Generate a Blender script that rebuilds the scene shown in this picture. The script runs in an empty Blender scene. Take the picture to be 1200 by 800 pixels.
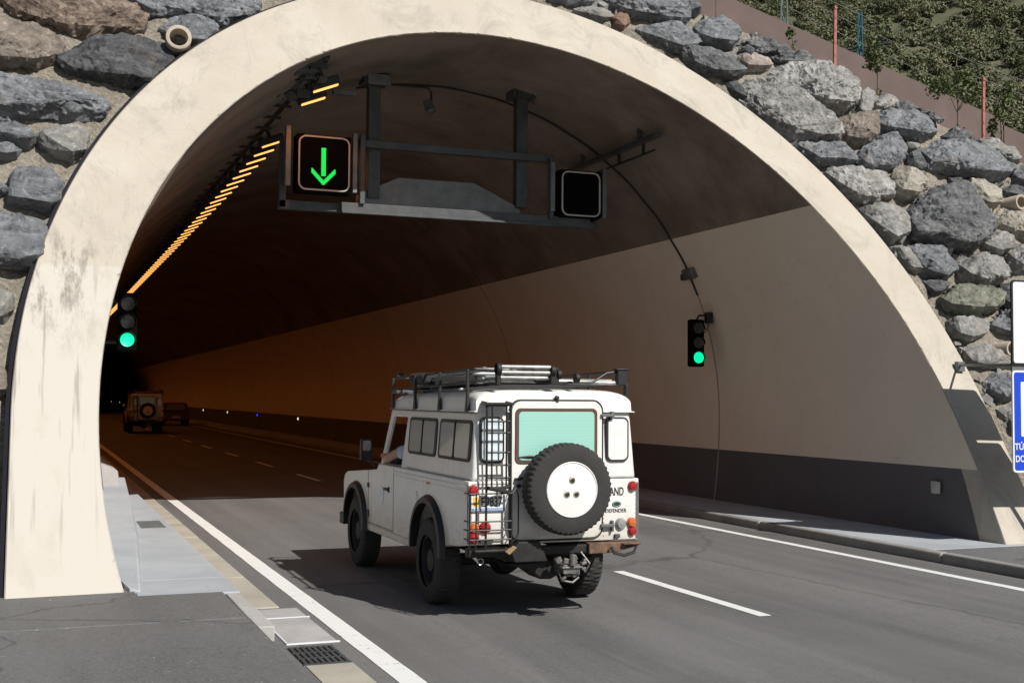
import bpy, bmesh, math, random
from mathutils import Vector, Matrix, noise
R = math.radians
sc = bpy.context.scene
COL = sc.collection
rnd = random.Random(7)

# ------------------------------------------------------------------ helpers
def tag(o, label=None, cat=None, group=None, kind=None):
    if label: o['label'] = label
    if cat: o['category'] = cat
    if group: o['group'] = group
    if kind: o['kind'] = kind
    return o
def empty(name, loc=(0, 0, 0), rz=0):
    o = bpy.data.objects.new(name, None); COL.objects.link(o)
    o.location = loc; o.rotation_euler = (0, 0, rz); o.empty_display_size = .2
    return o
def copy_tree(o, parent=None):
    c = o.copy(); COL.objects.link(c)
    if parent: c.parent = parent
    for ch in list(o.children): copy_tree(ch, c)
    return c

class MB:
    def __init__(s): s.v = []; s.f = []; s.mi = []; s.m = 0; s.pr = []
    def buildn(s, name, *a, **k):           # one object per piece that stands apart
        bb = []
        for (v0, v1, f0, f1) in s.pr:
            q = s.v[v0:v1]; bb.append([min(p[i] for p in q)-.004 for i in range(3)]+[max(p[i] for p in q)+.004 for i in range(3)])
        n = len(bb); par = list(range(n))
        def fd(i):
            while par[i] != i: i = par[i]
            return i
        for i in range(n):
            for j in range(i):
                if all(bb[i][t] <= bb[j][t+3] and bb[j][t] <= bb[i][t+3] for t in range(3)): par[fd(i)] = fd(j)
        out = []
        for r_ in sorted(set(fd(i) for i in range(n))):
            m = MB()
            for i in range(n):
                if fd(i) == r_: v0, v1, f0, f1 = s.pr[i]; m.add(s.v[v0:v1], [[t-v0 for t in f] for f in s.f[f0:f1]])
            out.append(m.build(name, *a, **k))
        return out[0]
    def add(s, vs, fs):
        n = len(s.v); s.pr.append((n, n+len(vs), len(s.f), len(s.f)+len(fs))); s.v += [tuple(v) for v in vs]
        for f in fs: s.f.append([n + i for i in f]); s.mi.append(s.m)
        return s
    def box(s, c, d, rot=None):
        x, y, z = d[0]/2, d[1]/2, d[2]/2
        vs = [Vector((a, b, e)) for a in (-x, x) for b in (-y, y) for e in (-z, z)]
        if rot is not None: vs = [rot @ v for v in vs]
        c = Vector(c)
        return s.add([v + c for v in vs], [(0,1,3,2),(4,6,7,5),(0,4,5,1),(2,3,7,6),(0,2,6,4),(1,5,7,3)])
    def bx(s, x0, x1, y0, y1, z0, z1):
        return s.box(((x0+x1)/2, (y0+y1)/2, (z0+z1)/2), (abs(x1-x0), abs(y1-y0), abs(z1-z0)))
    def tube(s, pts, r, n=8, closed=False, caps=True):
        pts = [Vector(p) for p in pts]; m = len(pts); base = len(s.v); rs = r if isinstance(r, (list, tuple)) else [r]*m
        prev = None; vs = []
        for i, p in enumerate(pts):
            a = pts[(i-1) % m] if (closed or i) else p; b = pts[(i+1) % m] if (closed or i < m-1) else p
            t = (b - a).normalized()
            if prev is None:
                up = Vector((0, 0, 1)) if abs(t.z) < .9 else Vector((1, 0, 0))
                u = t.cross(up).normalized()
            else: u = (prev - t*prev.dot(t)).normalized()
            prev = u; w = t.cross(u)
            for k in range(n):
                q = 2*math.pi*k/n; vs.append(p + (u*math.cos(q) + w*math.sin(q))*rs[i])
        fs = []
        for i in range(m if closed else m-1):
            j = (i+1) % m
            for k in range(n): fs.append((i*n+k, i*n+(k+1) % n, j*n+(k+1) % n, j*n+k))
        if caps and not closed: fs += [tuple(range(n))[::-1], tuple((m-1)*n+k for k in range(n))]
        return s.add(vs, fs)
    def cyl(s, a, b, r, n=16): return s.tube([a, b], r, n)
    def ext(s, poly, fn, h0, h1, side=True):
        # poly: 2D points; fn(p, h) -> 3D
        n = len(poly); vs = [fn(p, h0) for p in poly] + [fn(p, h1) for p in poly]
        fs = [tuple(range(n))[::-1], tuple(range(n, 2*n))]
        if side: fs += [(i, (i+1) % n, n+(i+1) % n, n+i) for i in range(n)]
        return s.add(vs, fs)
    def lathe(s, prof, c, ax, n=40, close=False):
        # prof: (along axis, radius)
        ax = Vector(ax).normalized(); up = Vector((0, 0, 1)) if abs(ax.z) < .9 else Vector((1, 0, 0))
        u = ax.cross(up).normalized(); w = ax.cross(u); c = Vector(c); vs = []
        for a, r in prof:
            for k in range(n):
                q = 2*math.pi*k/n; vs.append(c + ax*a + (u*math.cos(q)+w*math.sin(q))*r)
        m = len(prof); fs = []
        for i in range(m if close else m-1):
            j = (i+1) % m
            for k in range(n): fs.append((i*n+k, i*n+(k+1) % n, j*n+(k+1) % n, j*n+k))
        return s.add(vs, fs)
    def build(s, name, mat, parent=None, bevel=0, ang=35, smooth=True, seg=2, loc=None):
        me = bpy.data.meshes.new(name); me.from_pydata(s.v, [], s.f)
        for m in (mat if isinstance(mat, (list, tuple)) else [mat]): me.materials.append(m)
        if isinstance(mat, (list, tuple)):
            for p, i in zip(me.polygons, s.mi): p.material_index = i
        bm = bmesh.new(); bm.from_mesh(me); bmesh.ops.triangulate(bm, faces=[f for f in bm.faces if len(f.verts) > 8]); bmesh.ops.recalc_face_normals(bm, faces=bm.faces); bm.to_mesh(me); bm.free()
        if smooth:
            me.shade_smooth(); me.set_sharp_from_angle(angle=R(ang))
        o = bpy.data.objects.new(name, me); COL.objects.link(o)
        if parent: o.parent = parent
        if loc: o.location = loc
        if bevel:
            b = o.modifiers.new('bevel', 'BEVEL'); b.width = bevel; b.segments = seg; b.limit_method = 'ANGLE'; b.angle_limit = R(40)
        return o

# ------------------------------------------------------------------ materials
def new_mat(name):
    m = bpy.data.materials.new(name); m.use_nodes = True
    nt = m.node_tree; b = nt.nodes['Principled BSDF']
    return m, nt, b
def N(nt, t, **k):
    n = nt.nodes.new(t)
    for a, v in k.items():
        if a in n.inputs: n.inputs[a].default_value = v
        else: setattr(n, a, v)
    return n
def ramp(nt, src, stops):
    r = nt.nodes.new('ShaderNodeValToRGB'); e = r.color_ramp.elements
    while len(e) < len(stops): e.new(.5)
    for el, (p, c) in zip(e, stops): el.position = p; el.color = (*c, 1) if len(c) == 3 else c
    nt.links.new(src, r.inputs[0]); return r.outputs[0]
def coords(nt, scale=(1, 1, 1), loc=(0, 0, 0), rot=(0, 0, 0)):
    t = nt.nodes.new('ShaderNodeTexCoord'); m = nt.nodes.new('ShaderNodeMapping')
    m.inputs['Scale'].default_value = scale; m.inputs['Location'].default_value = loc; m.inputs['Rotation'].default_value = rot
    nt.links.new(t.outputs['Object'], m.inputs[0]); return m.outputs[0]
def mix(nt, fac, a, b, mode='MIX'):
    m = nt.nodes.new('ShaderNodeMix'); m.data_type = 'RGBA'; m.blend_type = mode
    for sock, v in ((m.inputs[0], fac), (m.inputs[6], a), (m.inputs[7], b)):
        if isinstance(v, bpy.types.NodeSocket): nt.links.new(v, sock)
        elif isinstance(v, (int, float)): sock.default_value = v
        else: sock.default_value = (*v, 1)
    return m.outputs[2]
def noise_tex(nt, co, scale, detail=6, rough=.6, dist=0):
    n = N(nt, 'ShaderNodeTexNoise'); n.inputs['Scale'].default_value = scale; n.inputs['Detail'].default_value = detail
    n.inputs['Roughness'].default_value = rough; n.inputs['Distortion'].default_value = dist
    nt.links.new(co, n.inputs['Vector']); return n.outputs['Fac']
def bump(nt, b, h, strength=.3, dist=.02, prev=None):
    u = nt.nodes.new('ShaderNodeBump'); u.inputs['Strength'].default_value = strength; u.inputs['Distance'].default_value = dist
    nt.links.new(h, u.inputs['Height'])
    if prev: nt.links.new(prev, u.inputs['Normal'])
    nt.links.new(u.outputs[0], b.inputs['Normal']); return u.outputs[0]
def simple(name, col, rough=.6, metal=0, var=.12, scale=6, bmp=0, emit=None, es=1, coat=0, col2=None):
    m, nt, b = new_mat(name)
    b.inputs['Roughness'].default_value = rough; b.inputs['Metallic'].default_value = metal
    if coat: b.inputs['Coat Weight'].default_value = coat; b.inputs['Coat Roughness'].default_value = .06
    if emit:
        b.inputs['Base Color'].default_value = (*col, 1)
        b.inputs['Emission Color'].default_value = (*emit, 1); b.inputs['Emission Strength'].default_value = es; return m
    co = coords(nt); f = noise_tex(nt, co, scale)
    lo = col2 or tuple(c*(1-var) for c in col); hi = tuple(min(1, c*(1+var)) for c in col)
    nt.links.new(ramp(nt, f, [(.3, lo), (.7, hi)]), b.inputs['Base Color'])
    if bmp: bump(nt, b, noise_tex(nt, co, scale*6), bmp, .01)
    return m

def ring_stain(nt, c):
    # grey weathered patch and runs at shoulder height of the left leg, below the casting joint
    t = nt.nodes.new('ShaderNodeTexCoord'); s = nt.nodes.new('ShaderNodeSeparateXYZ'); nt.links.new(t.outputs['Object'], s.inputs[0])
    def mrange(src, a, b_):
        r = N(nt, 'ShaderNodeMapRange'); r.inputs['From Min'].default_value = a; r.inputs['From Max'].default_value = b_
        nt.links.new(src, r.inputs[0]); return r.outputs[0]
    def mul(a, b_):
        m = N(nt, 'ShaderNodeMath', operation='MULTIPLY'); nt.links.new(a, m.inputs[0]); nt.links.new(b_, m.inputs[1]); return m.outputs[0]
    n = noise_tex(nt, coords(nt, (3.2, 1, 1.4)), 1.6, 6, .7, .5)
    lo = mul(mrange(s.outputs[2], 3.38, 3.34), mrange(s.outputs[0], 3, 2.5))
    nn = mul(lo, mrange(noise_tex(nt, coords(nt, (1.5, 1, .8)), 1.2, 5, .6), .2, .42))
    c = mix(nt, nn, c, (.50, .47, .415))
    k = mul(mul(mrange(s.outputs[2], 2.3, 3.1), mrange(s.outputs[2], 3.95, 3.5)), mrange(s.outputs[0], .85, .35))
    n = noise_tex(nt, coords(nt, (3.2, 1, .8)), 2.2, 8, .8, .2)
    k = mul(k, mrange(n, .47, .6))
    c = mix(nt, k, c, (.22, .2, .17))
    r1 = mul(mul(mrange(s.outputs[2], .3, 1.2), mrange(s.outputs[2], 3.4, 3.2)), mrange(noise_tex(nt, coords(nt, (9, 1, .15)), 1.4, 4, .5), .58, .68))
    c = mix(nt, mul(r1, mrange(s.outputs[0], .9, .3)), c, (.30, .27, .235))
    # stronger wear on the leg foot
    f = mul(mrange(s.outputs[2], .5, .1), mrange(n, .35, .6))
    return c

def concrete(name, base, dark, scale=1., speck=.5, bmp=.25, stain=None, smear=.6, sm=.1):
    m, nt, b = new_mat(name); co = coords(nt)
    b.inputs['Roughness'].default_value = .88
    c = ramp(nt, noise_tex(nt, co, .7*scale, 8, .65, .3), [(.3, dark), (.62, base)])
    # horizontal / vertical streaks and fine scratches
    co2 = coords(nt, (3, 3, .5)); st = noise_tex(nt, co2, 2.2*scale, 8, .7, smear)
    c = mix(nt, ramp(nt, st, [(.56, (0, 0, 0)), (.72, (sm,)*3)]), c, tuple(x*.78 for x in dark))
    sp = noise_tex(nt, co, 22*scale, 4, .7); c = mix(nt, ramp(nt, sp, [(.66, (0,)*3), (.74, (speck,)*3)]), c, tuple(x*.55 for x in dark))
    w = N(nt, 'ShaderNodeTexVoronoi'); w.feature = 'DISTANCE_TO_EDGE'; w.inputs['Scale'].default_value = 1.3*scale
    cd = coords(nt, (1, 1, 1)); nd = N(nt, 'ShaderNodeTexNoise'); nd.inputs['Scale'].default_value = 3; nt.links.new(cd, nd.inputs['Vector'])
    mx = mix(nt, .25, cd, nd.outputs['Color']); nt.links.new(mx, w.inputs['Vector'])
    c = mix(nt, ramp(nt, w.outputs['Distance'], [(.0, (.22,)*3), (.006, (0,)*3)]), c, tuple(x*.5 for x in dark))
    if stain is ring_stain:
        pit = noise_tex(nt, co, 45, 3, .8); c = mix(nt, ramp(nt, pit, [(.30, (.6,)*3), (.36, (0,)*3)]), c, tuple(x*.45 for x in dark))
        bl = noise_tex(nt, coords(nt, (1, 1, .6)), 1.1, 9, .75, 1.2); c = mix(nt, ramp(nt, bl, [(.5, (0,)*3), (.68, (.62,)*3)]), c, (.27, .25, .215))
        ed = noise_tex(nt, coords(nt, (6, 1, 1.2)), 2.5, 6, .7); c = mix(nt, ramp(nt, ed, [(.60, (0,)*3), (.75, (.28,)*3)]), c, (.2, .17, .14))
    if stain: c = stain(nt, c)
    nt.links.new(c, b.inputs['Base Color'])
    n1 = bump(nt, b, noise_tex(nt, co, 3*scale, 6), bmp*.6, .03)
    bump(nt, b, noise_tex(nt, co, 55*scale, 4), bmp, .004, n1)
    return m

def asphalt(name, base=.12, tint=(1, .97, .95), crack=False):
    m, nt, b = new_mat(name); co = coords(nt); b.inputs['Roughness'].default_value = .82
    C = lambda k: tuple(base*k*t for t in tint)
    c = ramp(nt, noise_tex(nt, coords(nt, (1, .14, 1)), 1.1, 6, .6, .4), [(.3, C(.7)), (.7, C(1.28))])
    c = mix(nt, ramp(nt, noise_tex(nt, co, 90, 3, .8), [(.45, (0,)*3), (.75, (.6,)*3)]), c, C(2.1))
    c = mix(nt, ramp(nt, noise_tex(nt, co, 28, 5, .85), [(.5, (0,)*3), (.68, (.6,)*3)]), c, C(2.2))
    c = mix(nt, ramp(nt, noise_tex(nt, coords(nt, (1, .5, 1), (4, 2, 0)), 17, 5, .85), [(.52, (0,)*3), (.68, (.6,)*3)]), c, C(.45))
    c = mix(nt, ramp(nt, noise_tex(nt, co, 60, 3, .8), [(.25, (.7,)*3), (.5, (0,)*3)]), c, C(.45))
    c = mix(nt, ramp(nt, noise_tex(nt, co, 2.3, 8, .7), [(.56, (0,)*3), (.75, (.5,)*3)]), c, C(.6))
    if not crack:
        wv = noise_tex(nt, coords(nt, (1, .012, 1)), 1.35, 4, .6, .1); c = mix(nt, ramp(nt, wv, [(.42, (0,)*3), (.6, (.55,)*3)]), c, C(.62))
        w2 = noise_tex(nt, coords(nt, (1, .05, 1)), 9, 5, .7, .1); c = mix(nt, ramp(nt, w2, [(.55, (0,)*3), (.7, (.3,)*3)]), c, C(1.7))
        vk = N(nt, 'ShaderNodeTexVoronoi'); vk.feature = 'DISTANCE_TO_EDGE'; vk.inputs['Scale'].default_value = .16
        nk = N(nt, 'ShaderNodeTexNoise'); nk.inputs['Scale'].default_value = 1.2; nk.inputs['Detail'].default_value = 9; nt.links.new(co, nk.inputs['Vector'])
        nt.links.new(mix(nt, .35, coords(nt, (1, .5, 1)), nk.outputs['Color']), vk.inputs['Vector'])
        c = mix(nt, ramp(nt, vk.outputs['Distance'], [(.0, (.75,)*3), (.0022, (0,)*3)]), c, C(.35))
        oil = noise_tex(nt, co, 3.1, 2, .5); c = mix(nt, ramp(nt, oil, [(.74, (0,)*3), (.78, (.5,)*3)]), c, C(.45))
    c = mix(nt, ramp(nt, noise_tex(nt, coords(nt, (1, .5, 1)), .55, 5, .6, .5), [(.35, (.0,)*3), (.65, (.45,)*3)]), c, C(1.35))
    if crack:
        w = N(nt, 'ShaderNodeTexVoronoi'); w.feature = 'DISTANCE_TO_EDGE'; w.inputs['Scale'].default_value = .45
        nd = N(nt, 'ShaderNodeTexNoise'); nd.inputs['Scale'].default_value = 2; nd.inputs['Detail'].default_value = 8; nt.links.new(co, nd.inputs['Vector'])
        nt.links.new(mix(nt, .4, co, nd.outputs['Color']), w.inputs['Vector'])
        c = mix(nt, ramp(nt, w.outputs['Distance'], [(.0, (.7,)*3), (.008, (0,)*3)]), c, C(.4))
        sp = noise_tex(nt, co, 14, 2, .9); c = mix(nt, ramp(nt, sp, [(.71, (0,)*3), (.73, (.9,)*3)]), c, (.4, .39, .36))
    nt.links.new(c, b.inputs['Base Color'])
    bump(nt, b, noise_tex(nt, co, 120, 3, .7), .5, .006); return m

def line_paint(name, base=(.76, .76, .74), wear=.62):
    m, nt, b = new_mat(name); co = coords(nt); b.inputs['Roughness'].default_value = .6
    f = noise_tex(nt, co, 7, 10, .8); g = noise_tex(nt, co, 40, 4, .7)
    c = mix(nt, ramp(nt, f, [(wear-.04, (0,)*3), (wear+.02, (.85,)*3)]), base, (.14, .135, .13))
    c = mix(nt, ramp(nt, g, [(.6, (0,)*3), (.75, (.4,)*3)]), c, (.4, .39, .37))
    nt.links.new(c, b.inputs['Base Color']); bump(nt, b, g, .3, .004); return m

def rock_mat(name, hi, lo, seed, strata=3.):
    m, nt, b = new_mat(name); b.inputs['Roughness'].default_value = .58
    co = coords(nt, (1, 1, strata), (seed, 0, 0), (0, R(18), 0)); cu = coords(nt, (1, 1, 1), (seed, 3, 0))
    c = ramp(nt, noise_tex(nt, co, 2.3, 12, .72, .8), [(.36, lo), (.5, tuple((a+b_)/2 for a, b_ in zip(lo, hi))), (.64, hi)])
    c = mix(nt, ramp(nt, noise_tex(nt, cu, 7, 10, .8, 1.2), [(.54, (0,)*3), (.66, (.75,)*3)]), c, tuple(min(1, x*1.9) for x in hi))
    c = mix(nt, ramp(nt, noise_tex(nt, cu, 1.7, 5, .6), [(.6, (0,)*3), (.75, (.5,)*3)]), c, (.22, .17, .11))
    nt.links.new(c, b.inputs['Base Color'])
    n1 = bump(nt, b, noise_tex(nt, co, 4, 12, .78, .6), .9, .035)
    bump(nt, b, noise_tex(nt, cu, 26, 6, .8), .7, .008, n1); return m

M = {}
M['ring'] = concrete('portal_concrete', (.485, .445, .375), (.42, .375, .31), 1., .4, .4, ring_stain)
def joint(nt, c):
    t = nt.nodes.new('ShaderNodeTexCoord'); s = nt.nodes.new('ShaderNodeSeparateXYZ'); nt.links.new(t.outputs['Object'], s.inputs[0])
    a = N(nt, 'ShaderNodeMath', operation='ADD'); nt.links.new(s.outputs[1], a.inputs[0]); a.inputs[1].default_value = -5.66
    q = N(nt, 'ShaderNodeMath', operation='PINGPONG'); nt.links.new(a.outputs[0], q.inputs[0]); q.inputs[1].default_value = 5.15
    l = N(nt, 'ShaderNodeMath', operation='LESS_THAN'); nt.links.new(q.outputs[0], l.inputs[0]); l.inputs[1].default_value = .022
    return mix(nt, l.outputs[0], c, (.34, .29, .24))
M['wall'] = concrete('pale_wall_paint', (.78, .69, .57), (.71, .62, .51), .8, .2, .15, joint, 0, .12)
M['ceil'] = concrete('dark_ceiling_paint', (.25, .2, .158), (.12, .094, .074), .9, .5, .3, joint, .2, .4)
M['dado'] = concrete('charcoal_wall_paint', (.12, .113, .119), (.095, .09, .094), .8, .3, .2, joint, 0, .15)
M['slab'] = concrete('blue_grey_concrete', (.40, .425, .45), (.31, .335, .36), 1.2, .3, .2)
M['gutter'] = concrete('yellowish_concrete', (.42, .39, .325), (.31, .285, .24), 1.5, .5, .4)
M['lid'] = concrete('lid_concrete', (.42, .405, .39), (.3, .29, .28), 2, .5, .4)
M['kerb'] = concrete('kerb_concrete', (.3, .29, .27), (.18, .17, .16), 2, .5, .4)
M['road'] = asphalt('road_asphalt', .125)
M['apron'] = asphalt('old_apron_asphalt', .115, (1, .985, .97), True)
M['line'] = line_paint('road_paint')
M['line_old'] = line_paint('worn_road_paint', (.55, .5, .42), .62)
def mortar_mat():
    m, nt, b = new_mat('gravelly_mortar'); co = coords(nt); b.inputs['Roughness'].default_value = .95
    v = N(nt, 'ShaderNodeTexVoronoi'); v.inputs['Scale'].default_value = 24; nt.links.new(co, v.inputs['Vector'])
    c = ramp(nt, noise_tex(nt, co, 3, 10, .8), [(.3, (.26, .225, .18)), (.7, (.46, .41, .33))])
    c = mix(nt, ramp(nt, v.outputs['Color'], [(.3, (.25, .23, .2)), (.8, (.62, .58, .5))]), c, c) if 0 else c
    sp = N(nt, 'ShaderNodeSeparateColor'); nt.links.new(v.outputs['Color'], sp.inputs[0])
    c = mix(nt, ramp(nt, sp.outputs[0], [(.0, (.45,)*3), (.5, (0,)*3)]), c, (.2, .18, .15))
    c = mix(nt, ramp(nt, sp.outputs[1], [(.7, (0,)*3), (1., (.5,)*3)]), c, (.56, .52, .45))
    c = mix(nt, ramp(nt, noise_tex(nt, co, .9, 5), [(.55, (0,)*3), (.7, (.5,)*3)]), c, (.26, .21, .17))
    nt.links.new(c, b.inputs['Base Color'])
    n1 = bump(nt, b, noise_tex(nt, co, 12, 8, .85), 1., .06)
    bump(nt, b, v.outputs['Distance'], 1., .025, n1); return m
M['mortar'] = mortar_mat()
RK = dict(rust=((.20, .155, .12), (.06, .04, .03)), brown=((.2, .17, .14), (.07, .055, .045)), slate=((.175, .183, .195), (.06, .063, .068)),
          black=((.075, .078, .082), (.02, .02, .022)), grey=((.24, .235, .22), (.09, .088, .085)), light=((.27, .265, .25), (.12, .118, .114)),
          pale=((.30, .26, .24), (.15, .12, .10)), beige=((.29, .27, .225), (.15, .135, .11)), dark=((.12, .125, .125), (.035, .036, .04)),
          red=((.2, .12, .09), (.1, .06, .045)), moss=((.17, .17, .13), (.065, .068, .055)))
for i, (k, (h, l)) in enumerate(RK.items()): M['rock_'+k] = rock_mat('stone_'+k, tuple(x*1.35 for x in h), tuple(x*1.25 for x in l), i*3.7, 1.6 if k in ('grey', 'light', 'beige', 'moss') else 2.6)
M['black'] = simple('black_plastic', (.012, .012, .013), .5)
M['rubber'] = simple('tyre_rubber', (.022, .021, .021), .85, var=.3, scale=20, bmp=.4, col2=(.035, .032, .03))
M['galv'] = simple('galvanised_steel', (.16, .17, .17), .55, .5, .25, 4)
M['galvd'] = simple('dull_steel', (.07, .075, .078), .6, .3, .25, 4)
M['white'] = None
def car_white():
    m, nt, b = new_mat('worn_white_paint'); co = coords(nt); b.inputs['Roughness'].default_value = .38
    b.inputs['Coat Weight'].default_value = .25; b.inputs['Coat Roughness'].default_value = .15
    c = ramp(nt, noise_tex(nt, co, 2.5, 8, .65), [(.3, (.72, .71, .67)), (.7, (.8, .79, .76))])
    t = nt.nodes.new('ShaderNodeTexCoord'); s = nt.nodes.new('ShaderNodeSeparateXYZ'); nt.links.new(t.outputs['Object'], s.inputs[0])
    r = N(nt, 'ShaderNodeMapRange'); r.inputs['From Min'].default_value = 1.0; r.inputs['From Max'].default_value = .45; nt.links.new(s.outputs[2], r.inputs[0])
    mu = N(nt, 'ShaderNodeMath', operation='MULTIPLY'); nt.links.new(r.outputs[0], mu.inputs[0]); nt.links.new(noise_tex(nt, coords(nt, (1, 1, 2)), 6, 8, .75), mu.inputs[1])
    m2 = N(nt, 'ShaderNodeMath', operation='MULTIPLY'); m2.use_clamp = True; nt.links.new(mu.outputs[0], m2.inputs[0]); m2.inputs[1].default_value = 1.7
    c = mix(nt, m2.outputs[0], c, (.34, .30, .24))
    run = noise_tex(nt, coords(nt, (5, 5, .6)), 4, 7, .75); c = mix(nt, ramp(nt, run, [(.52, (0,)*3), (.7, (.4,)*3)]), c, (.42, .38, .32))
    c = mix(nt, ramp(nt, noise_tex(nt, co, 11, 8, .85), [(.7, (0,)*3), (.76, (.5,)*3)]), c, (.33, .24, .16))
    nt.links.new(c, b.inputs['Base Color']); bump(nt, b, noise_tex(nt, co, 2.6, 4), .35, .02); return m
M['white'] = car_white()
M['rust'] = simple('rusty_steel', (.17, .1, .06), .85, .2, .4, 12, .5, col2=(.07, .05, .04))
M['chassis'] = simple('oily_black_steel', (.02, .019, .018), .6, .3, .3, 9, .3)
M['teal'] = None
def blind(name, a, b_, sc_=38):
    m, nt, b = new_mat(name); b.inputs['Roughness'].default_value = .3; b.inputs['Coat Weight'].default_value = .8; b.inputs['Coat Roughness'].default_value = .03
    w = N(nt, 'ShaderNodeTexWave'); w.bands_direction = 'Z'; w.inputs['Scale'].default_value = sc_*.3; w.inputs['Distortion'].default_value = .6
    nt.links.new(coords(nt), w.inputs['Vector'])
    c = mix(nt, w.outputs['Fac'], a, b_); nt.links.new(c, b.inputs['Base Color']); return m
M['teal'] = blind('green_glass_over_blind', (.30, .575, .50), (.32, .60, .525))
M['bluepane'] = blind('grey_blue_pane', (.20, .26, .27), (.24, .30, .31), 5)
M['palepane'] = blind('pale_pane', (.52, .62, .66), (.7, .76, .78), 12)
M['whitepane'] = blind('white_pane', (.72, .74, .72), (.78, .79, .77), 5)
M['seal'] = simple('window_rubber', (.02, .018, .018), .6)
M['redlens'] = simple('red_lens', (.32, .012, .015), .2, coat=.6)
M['amber'] = simple('amber_lens', (.55, .13, .03), .2, coat=.6)
M['clear'] = simple('clear_lens', (.35, .35, .34), .15, .3, coat=.6)
M['chrome'] = simple('worn_chrome', (.55, .55, .54), .25, .9)
M['alu'] = simple('aluminium_tube', (.34, .34, .33), .5, .6, .4, 14)
M['plate'] = simple('plate_white', (.72, .74, .74), .4, var=.03)
M['plateblue'] = simple('plate_blue', (.12, .25, .5), .4, var=.03)
M['plateyel'] = simple('plate_crest', (.75, .5, .08), .4, var=.2, scale=60)
M['ink'] = simple('black_ink', (.02, .02, .02), .5)
M['signblue'] = simple('sign_blue', (.008, .06, .55), .35, var=.04)
M['signwhite'] = simple('sign_white', (.72, .74, .77), .4, var=.03)
M['corten'] = simple('weathered_steel_wall', (.14, .1, .09), .85, .0, .14, 1.5, .15)
M['stake'] = simple('red_stake_paint', (.36, .13, .11), .8)
M['matt'] = simple('matt_black_face', (.004, .004, .004), 1.)
M['matt'].node_tree.nodes['Principled BSDF'].inputs['Specular IOR Level'].default_value = .05
M['skin'] = simple('skin', (.5, .28, .2), .6)
M['shirt'] = simple('pale_blue_shirt', (.5, .55, .68), .9)
M['hair'] = simple('dark_hair', (.03, .02, .015), .8)
M['seatm'] = simple('seat_fabric', (.03, .03, .032), .9)
M['pipe'] = simple('drain_pipe', (.42, .36, .29), .8, bmp=.3)
M['hole'] = simple('pipe_dark', (.01, .01, .01), .9)
M['membrane'] = simple('black_membrane', (.014, .012, .016), .45)
M['tealsteel'] = simple('teal_steel', (.03, .11, .15), .6, .2)
M['greysteel'] = simple('grey_green_steel', (.14, .19, .17), .6, .2)
M['lampwarm'] = simple('sodium_lamp', (.8, .6, .3), .4, emit=(1, .42, .10), es=1.8)
M['green'] = simple('green_signal', (0, .3, .15), .4, emit=(.0, .85, .32), es=1.25)
M['greenbar'] = simple('green_arrow_leds', (0, .3, .05), .4, emit=(.01, .78, .08), es=.85)
M['bluelamp'] = simple('blue_marker', (0, 0, .4), .4, emit=(.02, .02, 1), es=1.5)
M['whitelamp'] = simple('white_marker', (.6, .6, .55), .4, emit=(1, .8, .6), es=.8)
M['lensoff'] = simple('dark_lens', (.03, .03, .032), .25, coat=.5)
M['frame'] = simple('sign_rim', (.5, .48, .44), .5)
M['bark'] = simple('bark', (.16, .13, .1), .9)
M['snag'] = simple('dead_pale_wood', (.42, .38, .33), .9)
M['cable'] = simple('black_cable', (.02, .018, .016), .6)
M['wire'] = simple('wire', (.16, .165, .15), .7)
def leaf_mat(name, a, b_, c_, sc_=.35):
    m, nt, b = new_mat(name); b.inputs['Roughness'].default_value = .7
    nt.links.new(ramp(nt, noise_tex(nt, coords(nt), sc_, 4, .7), [(.3, a), (.52, b_), (.72, c_)]), b.inputs['Base Color']); return m
M['forest'] = leaf_mat('hillside_foliage', (.065, .08, .034), (.13, .14, .065), (.22, .2, .115), .16)
M['leaf'] = leaf_mat('sapling_leaves', (.05, .075, .02), (.08, .11, .03), (.12, .11, .04), 3)
M['hill'] = leaf_mat('dry_hillside', (.055, .062, .03), (.085, .088, .045), (.14, .125, .08), .1)

# ------------------------------------------------------------------ camera, sun, sky
cam = bpy.data.objects.new('camera', bpy.data.cameras.new('camera')); COL.objects.link(cam); sc.camera = cam
yaw, pitch, roll = .3731, .0458, .0068
cam.data.sensor_width = 36; cam.data.lens = 1431.77/1200*36; cam.data.clip_end = 2000; cam.data.clip_start = .1
F = Vector((math.sin(yaw)*math.cos(pitch), math.cos(yaw)*math.cos(pitch), math.sin(pitch)))
Rt = Vector((math.cos(yaw), -math.sin(yaw), 0)); U = Rt.cross(F)
R2 = Rt*math.cos(roll) + U*math.sin(roll); U2 = U*math.cos(roll) - Rt*math.sin(roll)
cam.matrix_world = Matrix.Translation((0, 0, 1.9691)) @ Matrix((R2, U2, -F)).transposed().to_4x4()

SD = Vector((.42, -1.05, 1.0)).normalized()          # towards the sun
sun = bpy.data.objects.new('sun', bpy.data.lights.new('sun', 'SUN')); COL.objects.link(sun)
sun.data.energy = 4.8; sun.data.angle = R(.5); sun.data.color = (1, .96, .9)
sun.rotation_euler = SD.to_track_quat('Z', 'Y').to_euler(); sun.location = (10, -20, 30)
w = bpy.data.worlds.new('World'); sc.world = w; w.use_nodes = True
bg = w.node_tree.nodes['Background']; sk = w.node_tree.nodes.new('ShaderNodeTexSky'); sk.sky_type = 'NISHITA'; sk.sun_disc = False
sk.sun_elevation = math.asin(SD.z); sk.sun_rotation = math.atan2(SD.x, SD.y)
w.node_tree.links.new(sk.outputs[0], bg.inputs[0]); bg.inputs[1].default_value = .05
sc.view_settings.view_transform = 'Standard'; sc.view_settings.look = 'None'; sc.view_settings.gamma = 1; sc.view_settings.exposure = .15
sc.cycles.max_bounces = 8; sc.cycles.diffuse_bounces = 5

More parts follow.
